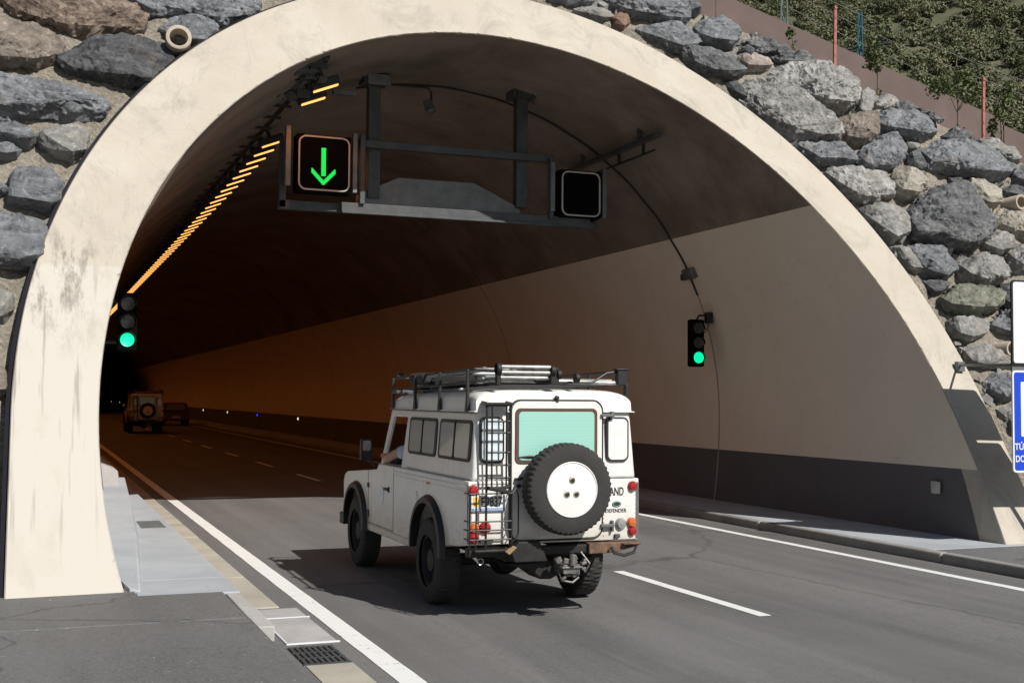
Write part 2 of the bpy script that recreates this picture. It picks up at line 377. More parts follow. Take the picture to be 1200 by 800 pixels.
# ------------------------------------------------------------------ ground
def sheet(name, x0, x1, y0, y1, z, mat):
    o = MB().add([(x0, y0, z), (x1, y0, z), (x1, y1, z), (x0, y1, z)], [(0, 1, 2, 3)]).build(name, mat)
    return tag(o, kind='structure')
sheet('ground', -400, 500, -400, 11.0, -.012, M['apron'])
sheet('road', 1.8, 10.5, -60, 262, 0, M['road'])
tag(MB().bx(-30, 1.72, -40, 10.3, -.1, .138).bx(-30, 1.70, 10.3, 11.72, -.1, .14).bx(-30, .93, 11.719, 12.2, -.1, .1395).build('apron', M['apron'], bevel=.015), kind='structure')
tag(MB().bx(1.722, 1.86, 9.95, 11.75, -.1, .12).build('kerb', M['lid'], bevel=.012), kind='structure')
tag(MB().bx(.935, 1.86, 11.722, 12.7, -.1, .1335).bx(.4, 1.86, 12.702, 262, -.1, .134).build('sidewalk', M['slab'], bevel=.012), kind='structure')
g = MB()
y = 11.47
while y < 40: g.bx(1.93, 2.18, y, y+1.98, -.05, .012); y += 2.0
tag(g.build('gutter', M['gutter'], bevel=.008), kind='structure')
tag(MB().bx(2.181, 2.36, 11.46, 12.5, -.04, .005).build('road_patch', M['apron']), kind='structure')
tag(MB().bx(10.45, 12.9, 12.3, 262, -.1, .122).build('pavement', M['slab'], bevel=.01), kind='structure')
tag(MB().bx(10.452, 40, -40, 12.298, -.1, .118).build('pavement', M['apron'], bevel=.01), kind='structure')
g = MB()
y = -20.
while y < 60: g.bx(10.30, 10.45, y, y+3.99, -.05, .126); y += 4.0
tag(g.build('kerb', M['kerb'], bevel=.035, seg=3), kind='structure')
def line(name, x0, x1, y0, y1, z=.004, m='line'):
    n = max(2, int((y1-y0)/.25)); mb = MB(); vs = []
    for i in range(n+1):
        yy = y0+(y1-y0)*i/n; a = .006*noise.noise((x0*7, yy*1.9, 0)); b = .006*noise.noise((x1*7, yy*2.3, 5))
        vs += [(x0+a, yy, z), (x1+b, yy, z)]
    mb.add(vs, [(2*i, 2*i+1, 2*i+3, 2*i+2) for i in range(n)])
    return tag(mb.build(name, M[m]), kind='structure')
line('edge_line', 2.40, 2.58, -20, 262)
line('edge_line', 9.60, 9.74, -20, 262)
for y0, y1 in [(9.71-12, 12.54-9.0), (9.6, 12.62), (16.2, 19.0), (22.4, 25.2), (28.2, 30.8), (34.2, 36.9), (40.4, 43.1), (46.6, 49.6), (53, 56), (59.5, 62.5), (66, 69), (73, 76)]:
    if y0 > 0: line('lane_line', 6.19, 6.32, y0, y1)
# drain cover, grates
c = empty('drain_cover', (2.13, 10.6, 0)); tag(c, 'pale square concrete drain cover beside the left edge line', 'drain cover')
MB().bx(-.2, .2, -.84, .8, -.05, .006).build('slab_lid', M['lid'], c, .004)
f = MB(); 
for a in [(-.215, .215, -.86, -.835), (-.215, .215, .3, .325), (-.215, -.2, -.84, .8)]: f.bx(*a, -.05, .011)
f.build('lid_rim', M['signwhite'], c)
def grate(x, y, wx, wy, z, lab, bars=9, along='y'):
    c = empty('drain_grate', (x, y, z)); tag(c, lab, 'grate')
    MB().bx(-wx/2, wx/2, -wy/2, wy/2, -.03, .003).build('pit', M['hole'], c)
    f = MB()
    for k in range(bars):
        t = (k+.5)/bars
        if along == 'y': f.bx(-wx/2+t*wx-.012, -wx/2+t*wx+.012, -wy/2, wy/2, -.01, .012)
        else: f.bx(-wx/2, wx/2, -wy/2+t*wy-.012, -wy/2+t*wy+.012, -.01, .012)
    for k in range(4): f.bx(-wx/2, wx/2, -wy/2+k/3*wy-.008, -wy/2+k/3*wy+.008, -.012, .0115)
    f.build('bars', M['galvd'] if along == 'y' else M['galv'], c)
grate(2.07, 9.28, .36, .62, .0, 'dark rusty drain grate just in front of the pale drain cover', 8)
grate(1.60, 18.1, .32, .9, .134, 'small grey grate set in the blue-grey sidewalk inside the portal', 11, 'x')
tag(MB().bx(1.9, 2.25, 6.0, 8.94, -.04, .006).build('gutter', M['gutter']), kind='structure')
tag(MB().bx(1.87, 2.1, 11.0-.0, 11.42-.0, -.04, .014).build('gutter', M['slab']), kind='structure') if 0 else None

# sloping concrete bench along the foot of the left wall
bn = MB(); prof = [(11.98, 1.03, .145), (16, 1.3, .2), (19.5, 1.48, .36), (22.6, 1.6, .52)]
vs = []
for y_, x_, z_ in prof: vs += [(x_, y_, .1), (x_-.06, y_, z_), (.88 if y_ < 12 else .5, y_, z_+.03), (.88 if y_ < 12 else .5, y_, .1)]
fs = [(0, 1, 2, 3), (12, 15, 14, 13)]
for i in range(3):
    for k in range(4): fs.append((4*i+k, 4*(i+1)+k, 4*(i+1)+(k+1) % 4, 4*i+(k+1) % 4))
tag(bn.add(vs, fs).build('concrete_bench', M['slab'], bevel=.01), 'low blue-grey concrete bench sloping up along the foot of the left wall', 'bench wall')
bb = MB().add([(.7, 21.3, .1), (1.42, 21.3, .1), (1.36, 21.6, .7), (.7, 21.6, 1.0), (.7, 60, .1), (1.7, 60, .1), (1.5, 60, .62), (.7, 60, 1.0)],
              [(0, 1, 2, 3), (4, 7, 6, 5), (0, 4, 5, 1), (1, 5, 6, 2), (2, 6, 7, 3), (3, 7, 4, 0)])
tag(bb.build('barrier', M['lid'], bevel=.03), 'stained concrete barrier along the left wall behind the sloping bench', 'barrier')

# ------------------------------------------------------------------ portal plane
def PY(x, z, off=0): return 11.845 + .6179*z + .0435*x + off
CX, CZ, CR = 6.2227, 1.6623, 5.6017
def inner(th, r=CR):                        # th from 0 (left) over the crown to pi (right), <0 and >pi below centre
    x = CX - r*math.cos(th); z = CZ + r*math.sin(th)
    if z < CZ and x > CX: x += .12*((CZ-z)/1.66)**2
    return x, z
def outer(th):
    ro, ox, oz = 6.33, 6.13, 1.78
    if th < 0: return ox-ro, oz - (.0 - th)*6.0
    if th > math.pi: return ox+ro+.02, oz - (th-math.pi)*6.0
    return ox - ro*math.cos(th), oz + ro*math.sin(th)
TH0, TH1 = -.285, math.pi+.285
nt_ = 640; mb = MB(); rows = []
for i in range(nt_+1):
    th = TH0 + (TH1-TH0)*i/nt_; xi, zi = inner(th); xo, zo = outer(th)
    if i in (0, nt_): zi = .02; zo = .02
    col = []
    chip = .010*noise.noise((th*40, 0, 0)) + .05*max(0, noise.noise((th*130, 3, 0))-.2)
    col.append((xi, PY(xi, zi, .6), zi))
    d = Vector((xo-xi, zo-zi)).normalized()
    col.append((xi, PY(xi, zi, .02+chip), zi))
    for k in range(6):
        t = k/5; a = .012+abs(chip) if k == 0 else (1-.012 if k == 5 else t)
        x = xi+(xo-xi)*a; z = zi+(zo-zi)*a
        col.append((x, PY(x, z, .006*noise.noise((x*.8, z*.8, 1))), z))
    col.append((xo, PY(xo, zo, .02), zo)); col.append((xo, PY(xo, zo, .8), zo))
    rows.append(col)
vs = [p for c_ in rows for p in c_]; m_ = len(rows[0])
fs = [(i*m_+k, i*m_+k+1, (i+1)*m_+k+1, (i+1)*m_+k) for i in range(nt_) for k in range(m_-1)]
fs += [tuple(range(m_)), tuple(nt_*m_+k for k in range(m_))[::-1]]
portal = mb.add(vs, fs).build('tunnel_portal', M['ring'], ang=28)
tag(portal, 'broad cream concrete arch ring framing the tunnel mouth, leaning back with the slope', 'tunnel portal')
mb = MB(); vs = []
for i in range(nt_+1):
    th = TH0 + (TH1-TH0)*i/nt_; xo, zo = outer(th)
    dx, dz = (xo-6.13), (zo-1.78); l = math.hypot(dx, dz); dx /= l; dz /= l
    if th < 0: dx, dz = -1, 0
    if th > math.pi: dx, dz = 1, 0
    k = .05-.02*min(1, max(0, th)) if th < 1.2 else .015
    for e, of in ((.002, .07), (k, .09), (k, .6), (.002, .6)): vs.append((xo+dx*e, PY(xo, zo, of), zo+dz*e))
mb.add(vs, [(i*4+k, (i+1)*4+k, (i+1)*4+(k+1) % 4, i*4+(k+1) % 4) for i in range(nt_) for k in range(4)])
mb.build('waterproofing_strip', M['membrane'], portal)

# lining
tun = empty('tunnel', (CX, 14, 0)); tag(tun, 'round road tunnel bored into the slope, dark ceiling over pale painted side walls', 'tunnel')
def lining(name, tha, thb, n, off, r, mat):
    ys = [0, .15, .4, .8, 1.5, 2.5, 4, 6, 9, 13, 18, 25, 35, 50, 75, 110, 160, 245]; vs = []
    for i in range(n+1):
        th = tha+(thb-tha)*i/n; x, z = inner(th, r); y0 = PY(x, z, off(z) if callable(off) else off)
        for k in ys: vs.append((x-CX, y0+k-14 if k < 100 else k, z))
    m_ = len(ys)
    return MB().add(vs, [(i*m_+k, i*m_+k+1, (i+1)*m_+k+1, (i+1)*m_+k) for i in range(n) for k in range(m_-1)]).build(name, mat, tun, ang=60)
def thz(z, side): a = math.asin((z-CZ)/CR); return a if side < 0 else math.pi-a
lining('side_wall', thz(1.04, -1), thz(4.88, -1), 40, .012, CR-.005, M['wall'])
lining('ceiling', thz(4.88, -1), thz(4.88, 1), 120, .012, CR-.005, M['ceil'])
lining('side_wall', thz(4.88, 1), thz(1.04, 1), 40, .012, CR-.005, M['wall'])
lining('painted_dado', thz(1.04, 1), thz(.02, 1)+.0, 14, lambda z: .33+.14*(1.04-z), CR-.006, M['dado'])
lining('painted_dado', thz(.02, -1), thz(1.04, -1), 14, .3, CR-.006, M['dado'])
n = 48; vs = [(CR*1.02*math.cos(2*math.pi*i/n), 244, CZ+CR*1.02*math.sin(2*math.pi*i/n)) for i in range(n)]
MB().add(vs, [tuple(range(n))]).build('added_end_cap', M['ceil'], tun)  # added cap, closes the bore so no sky shows through

# ------------------------------------------------------------------ rock-armoured slope
OFF = .25
def crest(x):
    if x < 3.8: return 11.0
    return 8.2 - .393*(x-10.89)
SN = Vector((0, -1, .6179)).normalized()
mb = MB(); st = .11; nx = int(44/st); nz = int(11.3/st); idx = {}; vs = []; fs = []
def sl(i, j):
    x = -16+i*st; zc = crest(x); z = -.2 + (zc+.2)*j/nz
    return x, z
for i in range(nx+1):
    for j in range(nz+1):
        x, z = sl(i, j)
        if z < -.21: continue
        rr = math.hypot(x-6.13, z-1.78)
        if rr < 6.05 or (z < 1.8 and abs(x-6.13) < 6.05): continue
        p = Vector((x, PY(x, z, OFF), z))
        d = .07*noise.fractal(p*1.1, 1, 2, 3) + .05*noise.fractal(p*5, .8, 2, 4)
        if rr < 6.5 or (z < 1.8 and abs(x-6.13) < 6.6): d = min(d, .0)-.03
        idx[i, j] = len(vs); vs.append(p+SN*d)
for i in range(nx):
    for j in range(nz):
        q = [(i, j), (i+1, j), (i+1, j+1), (i, j+1)]
        if all(k in idx for k in q): fs.append([idx[k] for k in q])
tag(mb.add(vs, fs).build('slope', M['mortar']), kind='structure')
# terrain behind the crest, rising to the far hillside
def terr(x, y):
    d = math.hypot(x, y); b = 3.5 + 2*noise.noise((x*.02, y*.02, 0))
    zz = b if d < 60 else b + (d-60)*.12 if d < 110 else b + 6 + (d-110)*.62
    return zz + (3.5*noise.fractal(Vector((x*.02, y*.02, 4)), 1, 2, 4) + 1.2*noise.fractal(Vector((x*.08, y*.08, 4)), 1, 2, 3) if d > 90 else 0)
vs = []; na, nd = 110, 70
for i in range(na+1):
    a = R(-50+140*i/na)
    for j in range(nd+1):
        d = 27 + (j/nd)**1.6*420; x, y = d*math.sin(a), d*math.cos(a)
        z = terr(x, y)
        if abs(x-CX) < 9 and d < 260: z = max(z, 9.3)
        vs.append((x, y, z))
tag(MB().add(vs, [(i*(nd+1)+j, (i+1)*(nd+1)+j, (i+1)*(nd+1)+j+1, i*(nd+1)+j+1) for i in range(na) for j in range(nd)]).build('hillside', M['hill']), kind='structure')
# shelf behind the crest
vs = []
for i in range(45):
    x = -16+i; z = crest(x)
    vs += [(x, PY(x, z, OFF)-.0, z-.05), (x, PY(x, z, OFF)+1.3, z+.25), (x, 32, min(z, 9)+.4)]
tag(MB().add(vs, [(3*i+k, 3*i+3+k, 3*i+4+k, 3*i+1+k) for i in range(44) for k in range(2)]).build('crest_ground', M['mortar']), kind='structure')

EX = Vector((1, .0435, 0)).normalized(); EB = Vector((0, .6179, 1)).normalized()
def rock(kind, t, label, poly, group='boulders set in the mortared slope', seed=0):
    rn = random.Random(seed); t *= .62 if poly[0][0] < 3 else .8
    P = [Vector((x, PY(x, z, OFF), z)) for x, z in poly]; c = sum(P, Vector())/len(P); P = [c+(p-c)*(.97 if c.x < 3 else 1.02) for p in P]
    L2 = [Vector(((p-c).dot(EX), (p-c).dot(EB))) for p in P]
    hb = max(abs(q.y) for q in L2) + 1e-6
    bm = bmesh.new()
    def pt(a, b, n_): return bm.verts.new(EX*a + EB*b + SN*n_)
    for q in L2:
        low = .5-.5*q.y/hb                      # 1 at the lower rim
        f = max(0., (low-.35)/.65)
        pt(q.x*.97, q.y*(.97-.1*f), -.2)
        pt(q.x*rn.uniform(.97, 1.02), q.y*rn.uniform(.96, 1.02), t*(.12+.78*f)*rn.uniform(.85, 1.1))
        s = rn.uniform(.42, .86)
        if rn.random() < .8: pt(q.x*s, q.y*(s-.02), t*(.66+.34*f)*rn.uniform(.8, 1.15))
    r = bmesh.ops.convex_hull(bm, input=bm.verts)
    bmesh.ops.delete(bm, geom=[v for v in bm.verts if not v.link_faces], context='VERTS')
    size = max(max(abs(q.x) for q in L2), hb)
    for it in range(5 if size > .25 else 3):
        el = [e for e in bm.edges if e.calc_length() > .045]
        if not el: break
        bmesh.ops.subdivide_edges(bm, edges=el, cuts=1, use_grid_fill=True)
        bmesh.ops.triangulate(bm, faces=[f for f in bm.faces if len(f.verts) > 3])
    bm.normal_update()
    off = Vector((rn.uniform(0, 50), rn.uniform(0, 50), 0)); tilt = rn.uniform(-.5, .3)
    disp = {}; LAY = rn.choice((.0, .3, 1.)) if kind in ('slate', 'black', 'dark', 'rust') else rn.choice((0, .3))
    for v in bm.verts:
        p = v.co; s_ = p.z*math.cos(tilt)+p.x*math.sin(tilt)
        a = .4*noise.noise(p*2.2+off) + .3*(1-2*abs(noise.noise(p*5+off))) + .22*(1-2*abs(noise.noise(p*12+off))) + .1*noise.noise(p*30+off)
        cell = noise.cell(Vector((p.x*2.2, p.y*2.2, s_*11))+off)      # split layers
        lay = abs(((s_*9+1.2*noise.noise(p*2+off)) % 1)-.5)*2
        disp[v] = v.normal*((a*.13 + LAY*((cell-.5)*.06 + (lay-.5)*.03))*min(1, size*1.4)*1.0)
    for v, d in disp.items(): v.co += d
    me = bpy.data.meshes.new('boulder'); bm.to_mesh(me); bm.free(); me.materials.append(M['rock_'+kind])
    me.shade_smooth(); me.set_sharp_from_angle(angle=R(16))
    o = bpy.data.objects.new('boulder', me); COL.objects.link(o); o.location = c
    return tag(o, label, 'boulder', group)
ROCKS = [
('rust',0.5,'rust-stained grey boulder at the top left corner, above a smaller brown boulder',[(-0.90,7.20),(0.41,7.37),(1.04,7.02),(1.27,6.83),(1.24,6.59),(0.92,6.49),(0.36,6.41),(0.01,6.49),(-0.29,6.64)]),
('brown',0.5,'brownish boulder at the left edge below the rust-stained one',[(-0.86,6.49),(-0.34,6.54),(-0.09,6.54),(0.06,6.41),(0.27,6.21),(0.21,6.01),(-0.03,5.84),(-0.36,5.84),(-0.83,5.81)]),
('slate',0.35,'long flat slate slab at the top edge, left of the arch crown',[(0.97,7.19),(1.38,7.48),(2.52,7.57),(2.79,7.32),(2.69,7.10),(2.26,6.89),(1.85,6.91),(1.30,6.93)]),
('slate',0.3,'small slate stone right behind the left drain pipe',[(1.39,6.68),(1.54,6.91),(1.94,7.05),(2.17,6.90),(2.18,6.71),(1.95,6.50),(1.61,6.47)]),
('black',0.5,'almost black jagged boulder just left of the left drain pipe',[(0.21,5.95),(0.29,6.15),(0.49,6.37),(0.82,6.45),(1.24,6.49),(1.50,6.39),(1.58,6.20),(1.43,5.96),(1.27,5.78),(1.01,5.78),(0.66,5.85),(0.36,5.82)]),
('slate',0.45,'long low bluish slate slab in pale mortar, below the black boulder',[(-0.73,5.72),(-0.07,5.73),(0.46,5.69),(0.69,5.54),(0.84,5.45),(0.70,5.28),(0.41,5.24),(0.03,5.25),(-0.43,5.15),(-0.70,5.14)]),
('slate',0.35,'flat bluish stone at the left edge, upper one of a stacked pair',[(-0.61,5.04),(-0.33,5.05),(-0.09,4.98),(-0.05,4.87),(-0.09,4.80),(-0.23,4.81),(-0.60,4.84)]),
('slate',0.3,'small ribbed stone at the left edge, lower one of a stacked pair',[(-0.59,4.78),(-0.31,4.82),(-0.18,4.75),(-0.23,4.65),(-0.34,4.62),(-0.59,4.63)]),
('grey',0.4,'rough rounded grey stone over a deep shadow, above the square slate block',[(-0.06,4.96),(0.13,5.10),(0.41,5.16),(0.55,5.03),(0.51,4.74),(0.37,4.62),(0.18,4.67),(0.02,4.80)]),
('slate',0.4,'square blue-grey slate block set in pale mortar left of the arch',[(-0.30,4.44),(-0.23,4.53),(-0.00,4.56),(0.16,4.48),(0.29,4.38),(0.25,4.06),(0.15,3.96),(-0.12,4.02),(-0.29,4.07)]),
('slate',0.25,'tiny stone tip at the left edge beside the square slate block',[(-0.53,4.33),(-0.35,4.29),(-0.32,4.20),(-0.52,4.09)]),
('slate',0.5,'large blue-grey boulder at the left edge below the square slate block',[(-0.72,3.93),(-0.25,3.91),(0.06,3.83),(0.17,3.68),(0.11,3.48),(0.05,3.36),(-0.10,3.29),(-0.69,3.26)]),
('grey',0.3,'small pale grey stone at the left edge, lower than the large blue-grey boulder',[(-0.59,3.01),(-0.28,3.03),(-0.20,2.96),(-0.22,2.81),(-0.29,2.69),(-0.58,2.64)]),
('brown',0.3,'lowest brownish stone at the left edge beside the arch leg',[(-0.56,2.28),(-0.28,2.24),(-0.22,2.11),(-0.25,1.94),(-0.54,1.90)]),
('slate',0.3,'small dark stone right of the arch crown, leftmost on the top edge',[(7.44,8.41),(8.21,8.46),(8.27,8.28),(8.05,8.17),(7.67,8.18),(7.41,8.20)]),
('grey',0.2,'flat light grey stone touching the arch, under the leftmost stone right of the crown',[(7.83,8.08),(8.14,8.20),(8.46,8.16),(8.51,8.01),(8.28,7.91),(8.07,7.97)]),
('slate',0.45,'broad grey boulder at the top edge right of the arch crown',[(8.45,8.41),(8.76,8.71),(9.78,8.86),(10.00,8.54),(10.03,8.33),(9.89,8.13),(9.51,8.07),(8.94,8.03),(8.66,8.14),(8.50,8.28)]),
('red',0.2,'small reddish stone at the arch rim under the broad grey boulder',[(8.46,8.00),(8.66,8.19),(8.80,8.13),(8.76,7.92),(8.60,7.81),(8.47,7.87)]),
('slate',0.3,'flaky blue-grey stone along the arch rim, lower left of the smooth block',[(8.88,7.83),(9.24,7.98),(9.67,8.04),(9.97,7.97),(10.06,7.78),(9.80,7.61),(9.49,7.53),(9.21,7.65)]),
('slate',0.4,'smooth blue-grey block near the top left end of the steel guard wall',[(10.01,8.01),(10.29,8.30),(10.72,8.40),(10.93,8.21),(10.86,7.93),(10.62,7.72),(10.20,7.70),(9.99,7.80)]),
('dark',0.4,'dark green-grey stone against the arch rim below the smooth block',[(9.57,7.54),(9.92,7.62),(10.32,7.60),(10.60,7.38),(10.68,7.23),(10.27,7.04),(9.97,7.10),(9.71,7.26)]),
('pale',0.25,'small pinkish white stone left of the largest sunlit slab',[(10.67,7.63),(10.88,7.73),(11.28,7.68),(11.34,7.49),(11.15,7.36),(10.75,7.34)]),
('dark',0.3,'long dark crest stone under the steel guard wall, left of the first red stake',[(10.80,7.89),(11.30,8.14),(11.57,7.95),(11.87,7.82),(12.19,7.64),(12.01,7.54),(11.57,7.55),(11.09,7.62)]),
('light',0.6,'largest sunlit slab with a deep black underside, below the first red stake',[(11.26,7.31),(11.50,7.51),(12.06,7.65),(12.62,7.52),(13.04,7.33),(12.99,7.15),(12.70,6.81),(12.40,6.68),(11.94,6.63),(11.60,6.82),(11.28,7.07)]),
('grey',0.35,'narrow wedge stone right of the largest sunlit slab',[(12.90,7.04),(13.12,7.24),(13.28,7.19),(13.08,6.86),(12.87,6.65),(12.70,6.68)]),
('grey',0.5,'long rough boulder with a mossy top lying along the arch rim',[(10.46,6.94),(10.71,7.10),(11.15,7.16),(11.34,7.02),(11.67,6.77),(11.96,6.48),(12.11,6.26),(11.98,6.05),(11.57,6.01),(11.10,6.07),(10.79,6.30),(10.57,6.56)]),
('black',0.2,'small blackish stone between the arch rim and the mossy long boulder',[(10.20,7.02),(10.42,7.08),(10.52,6.91),(10.50,6.72),(10.35,6.81)]),
('brown',0.45,'blocky brown-grey boulder in the middle of the right slope',[(12.10,6.42),(12.37,6.61),(12.72,6.68),(13.05,6.65),(12.97,6.35),(12.77,6.17),(12.35,6.03),(12.14,6.13)]),
('slate',0.3,'flat slab touching the arch rim below the mossy long boulder',[(11.17,6.03),(11.66,6.02),(12.08,6.00),(12.28,5.88),(12.17,5.73),(11.75,5.66),(11.42,5.67)]),
('light',0.3,'small white-topped crest stone right of the wedge stone',[(13.31,7.06),(13.56,7.19),(13.80,7.12),(13.67,6.93),(13.30,6.87),(13.08,6.79)]),
('dark',0.3,'long brownish crest stone under the guard wall, between the two red stakes',[(13.78,7.08),(14.06,7.06),(14.27,6.93),(14.50,6.73),(14.31,6.66),(13.99,6.76),(13.69,6.83)]),
('slate',0.45,'broad blue-grey slab below the long brownish crest stone',[(13.09,6.66),(13.36,6.81),(13.93,6.82),(14.24,6.70),(14.21,6.48),(13.93,6.32),(13.51,6.27),(13.23,6.38),(13.05,6.44)]),
('slate',0.4,'blue-grey block right of the flat slab at the arch rim, below the brown-grey boulder',[(12.29,5.80),(12.53,6.05),(12.90,6.24),(13.29,6.32),(13.45,6.11),(13.27,5.89),(12.93,5.78),(12.66,5.60),(12.28,5.61)]),
('dark',0.25,'small green-black crest stone left of the second red stake',[(14.41,6.50),(14.79,6.66),(15.03,6.57),(15.04,6.43),(14.71,6.35),(14.43,6.37)]),
('slate',0.5,'widest blue-grey slab on the slope, under the second red stake',[(13.78,6.11),(14.11,6.30),(14.72,6.37),(15.23,6.25),(15.62,6.08),(15.62,5.87),(15.25,5.66),(14.67,5.64),(14.17,5.74),(13.75,5.81)]),
('dark',0.3,'small dark stone squeezed between the blue-grey block and the widest slab',[(13.39,5.99),(13.63,6.09),(13.71,5.94),(13.63,5.74),(13.43,5.66),(13.29,5.77)]),
('grey',0.3,'flat crest stone just below the foot of the second red stake',[(15.00,6.36),(15.46,6.48),(15.96,6.32),(16.00,6.15),(15.65,6.04),(15.29,6.19)]),
('slate',0.35,'stone at the right edge just below the crest, right of the widest slab',[(15.74,5.96),(16.18,6.04),(16.41,5.77),(15.89,5.58),(15.60,5.72)]),
('beige',0.45,'cream-faced pointed block with a shaded left side',[(12.90,5.59),(13.19,5.78),(13.36,5.67),(13.52,5.43),(13.33,5.27),(12.91,5.09),(12.74,5.20),(12.84,5.42)]),
('light',0.35,'pale grey cracked boulder at the arch rim left of the cream-faced block',[(11.53,5.55),(11.91,5.64),(12.30,5.57),(12.72,5.56),(12.80,5.41),(12.59,5.14),(12.20,5.03),(11.85,5.01),(11.70,5.22)]),
('dark',0.6,'biggest dark faceted boulder, centre of the lower right slope',[(12.77,4.75),(13.12,5.15),(13.70,5.40),(14.20,5.47),(14.41,5.20),(14.55,4.87),(14.36,4.66),(13.92,4.38),(13.50,4.27),(13.05,4.39),(12.71,4.45)]),
('beige',0.35,'cream stone left of the upper right drain pipe',[(14.39,5.58),(14.61,5.70),(14.89,5.53),(15.01,5.33),(14.85,5.13),(14.55,5.12),(14.38,5.31)]),
('dark',0.3,'dark stone directly above the upper right drain pipe',[(15.20,5.57),(15.54,5.65),(15.88,5.56),(15.84,5.35),(15.49,5.35),(15.21,5.43)]),
('grey',0.35,'grainy grey boulder at the arch rim, left of the biggest dark boulder',[(11.90,4.91),(12.37,5.03),(12.74,4.93),(12.76,4.70),(12.55,4.47),(12.23,4.37),(12.06,4.58)]),
('slate',0.35,'smooth flat bluish slab below the biggest dark boulder',[(12.53,4.31),(12.89,4.41),(13.21,4.37),(13.27,4.16),(13.19,3.87),(12.87,3.76),(12.60,3.88),(12.53,4.12)]),
('grey',0.4,'knobbly grey stone right of the smooth flat bluish slab',[(13.42,4.07),(13.83,4.23),(14.37,4.23),(14.37,4.03),(14.11,3.80),(13.61,3.71),(13.39,3.84)]),
('grey',0.3,'small faceted grey stone right of the biggest dark boulder',[(14.13,4.42),(14.45,4.65),(14.76,4.70),(14.86,4.57),(14.64,4.37),(14.32,4.29)]),
('beige',0.35,'cream slab at the right edge below the upper right drain pipe',[(14.75,5.03),(15.03,5.14),(15.42,5.00),(15.73,4.83),(15.36,4.56),(14.95,4.66),(14.68,4.82)]),
('grey',0.4,'grey block at the right edge just above the white sign panel',[(14.62,4.34),(14.98,4.46),(15.46,4.47),(15.19,4.07),(14.54,4.01),(14.51,4.18)]),
('moss',0.45,'mossy green-grey boulder left of the white sign panel',[(12.68,3.47),(12.98,3.65),(13.43,3.70),(13.81,3.60),(13.85,3.44),(13.51,3.25),(13.06,3.21),(12.69,3.30)]),
('dark',0.3,'small dark stone between the mossy boulder and the white sign panel',[(13.93,3.62),(14.17,3.79),(14.36,3.74),(14.26,3.48),(13.98,3.36),(13.88,3.47)]),
('grey',0.3,'low layered stone under the mossy boulder, at the arch rim',[(12.67,3.14),(13.03,3.17),(13.43,3.13),(13.23,2.93),(12.83,2.82),(12.66,2.87)]),
('slate',0.35,'leaning bluish slab above the lower right drain pipe',[(13.44,3.06),(13.71,3.24),(14.17,3.34),(14.37,3.09),(13.88,2.87),(13.56,2.97)]),
('grey',0.25,'gravelly flat stone behind the sign bracket, at the arch rim',[(12.73,2.74),(13.06,2.78),(13.28,2.67),(13.49,2.53),(13.53,2.46),(12.93,2.44),(12.74,2.52)]),
('slate',0.3,'grey stone just below the sign bracket, beside the blue sign',[(12.82,2.25),(13.12,2.34),(13.59,2.28),(13.40,1.99),(12.95,1.93),(12.85,2.09)]),
('grey',0.3,'lowest stone beside the blue sign, next to the arch leg',[(12.83,1.84),(13.08,1.88),(13.43,1.77),(13.25,1.50),(12.96,1.53)]),
('grey',0.22,'small grey stone against the arch rim, left of the smooth flat bluish slab',[(12.19,4.29),(12.44,4.34),(12.50,4.18),(12.53,3.88),(12.39,3.93)]),
('dark',0.22,'small shaded stone above the mossy boulder, at the arch rim',[(12.54,3.77),(12.82,3.73),(13.00,3.69),(12.76,3.56),(12.57,3.52)]),
('grey',0.2,'small stone above the left end of the widest slab',[(13.48,6.22),(13.78,6.30),(13.84,6.21),(13.64,6.11),(13.49,6.11)]),
('dark',0.22,'small stone under the widest slab, left of the dark stone at the pipe',[(14.10,5.68),(14.33,5.64),(14.34,5.53),(14.10,5.49)]),
('dark',0.3,'small stone wedged between the smooth block and the long dark crest stone',[(10.72,7.67),(10.94,7.81),(11.03,7.68),(10.86,7.52)]),
('slate',0.3,'small stone on the crest above the smooth block',[(10.00,8.54),(10.23,8.61),(10.31,8.44),(10.14,8.28),(10.03,8.33)]),
]
for i, (k, t, lab, poly) in enumerate(ROCKS): rock(k, t, lab, poly, seed=i)
# rocks of the same slope just outside the photograph's frame: one rubble mass
rn = random.Random(3); mb = MB()
for _ in range(330):
    x = rn.uniform(-10, 24); z = rn.uniform(.2, 10.5)
    if z > crest(x)-.3: continue
    if math.hypot(x-6.13, z-1.78) < 7.2 or (z < 1.8 and -.9 < x < 13.2): continue
    if -1.2 < x < 16.6 and not (x > 12.6 and z < 2.0): 
        if x > 6 or x > -1.0 : continue
    s = rn.uniform(.25, .6); vs = []
    c = Vector((x, PY(x, z, OFF), z)); n_ = 9
    for a_ in range(5):
        for b_ in range(n_):
            th = 2*math.pi*b_/n_; ph = a_/4*math.pi/2; q = 1+.35*noise.noise(Vector((b_*1.7, a_*2.1, _)))
            vs.append(c + EX*math.cos(th)*math.cos(ph)*s*q*1.3 + EB*math.sin(th)*math.cos(ph)*s*.7*q + SN*(math.sin(ph)*s*.5*q-.04))
    mb.add(vs, [(a_*n_+b_, a_*n_+(b_+1) % n_, (a_+1)*n_+(b_+1) % n_, (a_+1)*n_+b_) for a_ in range(4) for b_ in range(n_)])
tag(mb.build('rubble', M['rock_slate'], ang=20), 'rubble of dark stones on the slope outside the main view', kind='stuff')
